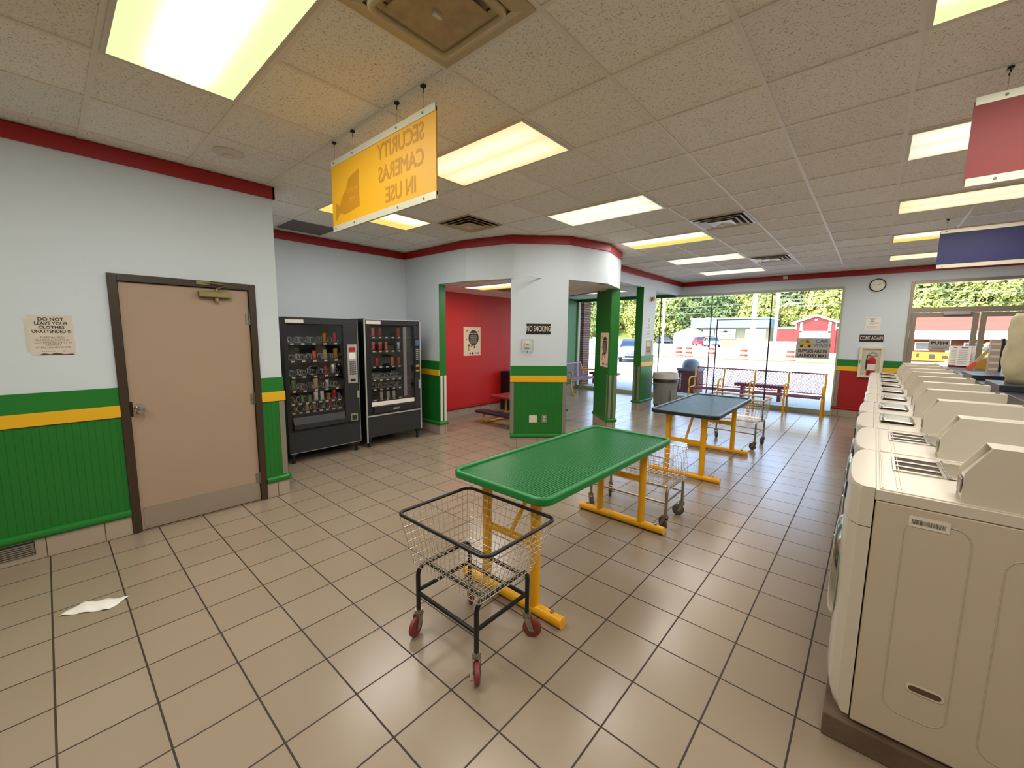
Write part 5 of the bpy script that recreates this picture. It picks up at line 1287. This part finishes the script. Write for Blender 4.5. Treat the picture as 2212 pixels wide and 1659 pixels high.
# low white buildings left
b3 = thing('shed', 'low white shed with a pitched roof, left of the blue fascia building', 'building', (-31, 96, -.1))
MB().box(-4, 3, 0, 5, 0, 2.2).build('wall', 'white_paint', b3); MB().prism([(-4.4, 2.2), (3.4, 2.2), (-.5, 3.6)], -.3, 5.3, 'y').build('roof', 'roof_grey', b3)
b4 = thing('shed', 'small pale domed shelter farther left on the far lot', 'building', (-42.5, 104, -.1))
MB().prism([(3.2*cos(a), 3.0*sin(a)) for a in [pi*q/12 for q in range(13)]], 0, 6, 'y').build('shell', 'siding_blue', b4)
fw = MB().box(-14, 14, 0, .3, 0, 1.1).build('low_wall', 'concrete_wall'); fw.location = (-46, 58, -.1); tag(fw, 'low white wall at the left of the far lot', 'wall')
# red barn
b2 = thing('barn', 'red siding barn with a white trimmed gable and a white wide door', 'building', (-5.4, 60, -.1))
MB().box(-3.95, 2.6, .2, 10, 0, 2.75).build('side_wing', 'barn_red', b2); MB().box(-4.05, 2.7, .1, 10.1, 2.75, 2.95).build('wing_edge', 'white_paint', b2)
MB().prism([(-1.95, 0), (1.95, 0), (1.95, 3.45), (0, 4.2), (-1.95, 3.45)], 0, 8, 'y').build('gable_wall', 'barn_red', b2)
k = MB()
for s in (-1, 1): k.prism([(s*2.35, 3.32), (0, 4.22), (0, 4.45), (s*2.35, 3.55)], -.3, 8.2, 'y')
k.build('gable_roof', 'white_paint', b2)
MB().box(-1.5, -1.25, -.06, 0, 0, 3.55).box(1.2, 1.45, -.06, 0, 0, 3.55).box(-1.5, 1.45, -.06, 0, 2.3, 2.5).box(-1.95, -1.85, -.04, 0, 2.7, 3.4).box(1.85, 1.95, -.04, 0, 2.7, 3.4).build('white_trim', 'white_paint', b2)
MB().box(-1.25, 1.2, -.03, 0, 0, 2.3).build('overhead_door', 'concrete_wall', b2)
MB().box(-.12, .12, -.12, 0, 3.75, 3.9).build('gable_lamp', 'white_paint', b2)
jb = MB().box(-2.2, 2.2, 0, 1.5, 0, 1.3).build('white_trailer', 'white_paint', bevel=.05); jb.location = (-7.0, 50.5, -.1); tag(jb, 'long white trailer parked before the red wing of the barn', 'trailer')
wr2 = MB().box(-3, 3, 0, 1.2, 0, 1.05).build('white_trailer', 'white_paint', bevel=.05); wr2.location = (-12.2, 66, -.1); tag(wr2, 'low white trailer in front of the blue fascia building', 'trailer')
# brick house seen through the entrance
b5 = thing('building', 'brick building with a broad orange brown shingle roof seen through the entrance doors', 'building', (6.5, 45, -.1))
MB().box(-8, 9, 0, 8, 0, 1.75).build('brick_wall', 'brick_red', b5)
MB().prism([(-1.2, 2.25), (-1.2, 2.4), (4.5, 3.75), (9, 2.4)], -8.3, 9.5, 'x').build('roof', 'roof_shingle', b5)
# keep the roof face towards us low: shallow slope
MB().box(-8.2, 9.3, -1.25, -.9, 1.72, 2.36).build('white_fascia', 'white_paint', b5)
for x in (-3.75, -1.15, 1.6, 4.4):
    f_w = MB().box(x-.42, x+.42, -.06, -.001, .85, 1.5).build('window', 'white_paint', b5); MB().box(x-.34, x+.34, -.075, -.061, .92, 1.44).build('pane', 'grey_mid', f_w)
MB().box(-2.55, -2.35, -1.1, -.95, 0, 1.75).box(2.9, 3.1, -1.1, -.95, 0, 1.75).build('porch_post', 'white_paint', b5)
bw = thing('banner', 'yellow banner along the lot in front of the brick building', 'banner', (4.4, 40.0, -.1))
MB().box(-3, 3, 0, .05, .25, .85).build('cloth', 'banner_yellow', bw); k = MB(); rr = random.Random(2)
for q in range(9): x = -2.8+.62*q; k.box(x, x+rr.uniform(.1, .4), -.01, -.001, rr.uniform(.35, .5), rr.uniform(.6, .78))
k.build('print', 'poster_dark', bw)
for x in (-2.9, 2.9): MB().tube([(x, .03, 0), (x, .03, .9)], .03, 6).build('post', 'grey_mid', bw)
# outside bin, brick pillar, canopy, kerb bench
ob = thing('outdoor_bin', 'square brown outdoor bin with a blue grey domed lid beyond the window', 'trash can', (-4.08, 12.75, -.02))
MB().box(-.29, .29, -.29, .29, 0, .66).build('body', 'bin_brown', ob, bevel=.02); MB().box(-.31, .31, -.31, .31, .66, .73).build('collar', 'bin_grey', ob, bevel=.01)
MB().lathe([(.25, .73), (.25, .80), (.235, .88), (.19, .95), (.11, 1.0), (0, 1.015)], 28).build('domed_lid', 'bin_grey', ob, smooth=True)
k = MB()
for q in range(11): k.box(-.2+.0, -.165, -.2915, -.2905, .10+.045*q, .13+.045*q)
k.build('side_print', 'white', ob)
bp_ = MB().box(-.2, .2, -.2, .2, 0, 3.2).build('brick_pillar', 'brick_pillar'); bp_.location = (-7.52, 12.1, -.02); tag(bp_, 'brown brick pillar outside the left end of the window', 'pillar')
struct(MB().box(-12, 8, 11.15, 12.9, 3.0, 3.3).build('canopy', 'white_paint')); struct(MB().box(-12, 8, -6, 12.9, 3.3, 3.5).build('roof', 'roof_grey'))
struct(MB().box(-12, -7.15, 11.05, 11.3, 0, 3.1).build('wall_outer', 'brick_pillar'))
for nm, x, w_ in (('maroon picnic bench outside left, seen past the green column', -6.9, .5), ('maroon bench outside behind the mesh bench', -2.2, .62)):
    t = thing('outdoor_bench', nm, 'bench', (x, 12.65, -.02))
    MB().box(-w_, w_, -.17, .17, .34, .42).build('seat', 'maroon', t, bevel=.01)
    for s in (-1, 1): MB().box(s*w_*.7-.04, s*w_*.7+.04, -.12, .12, 0, .34).build('leg', 'maroon', t)
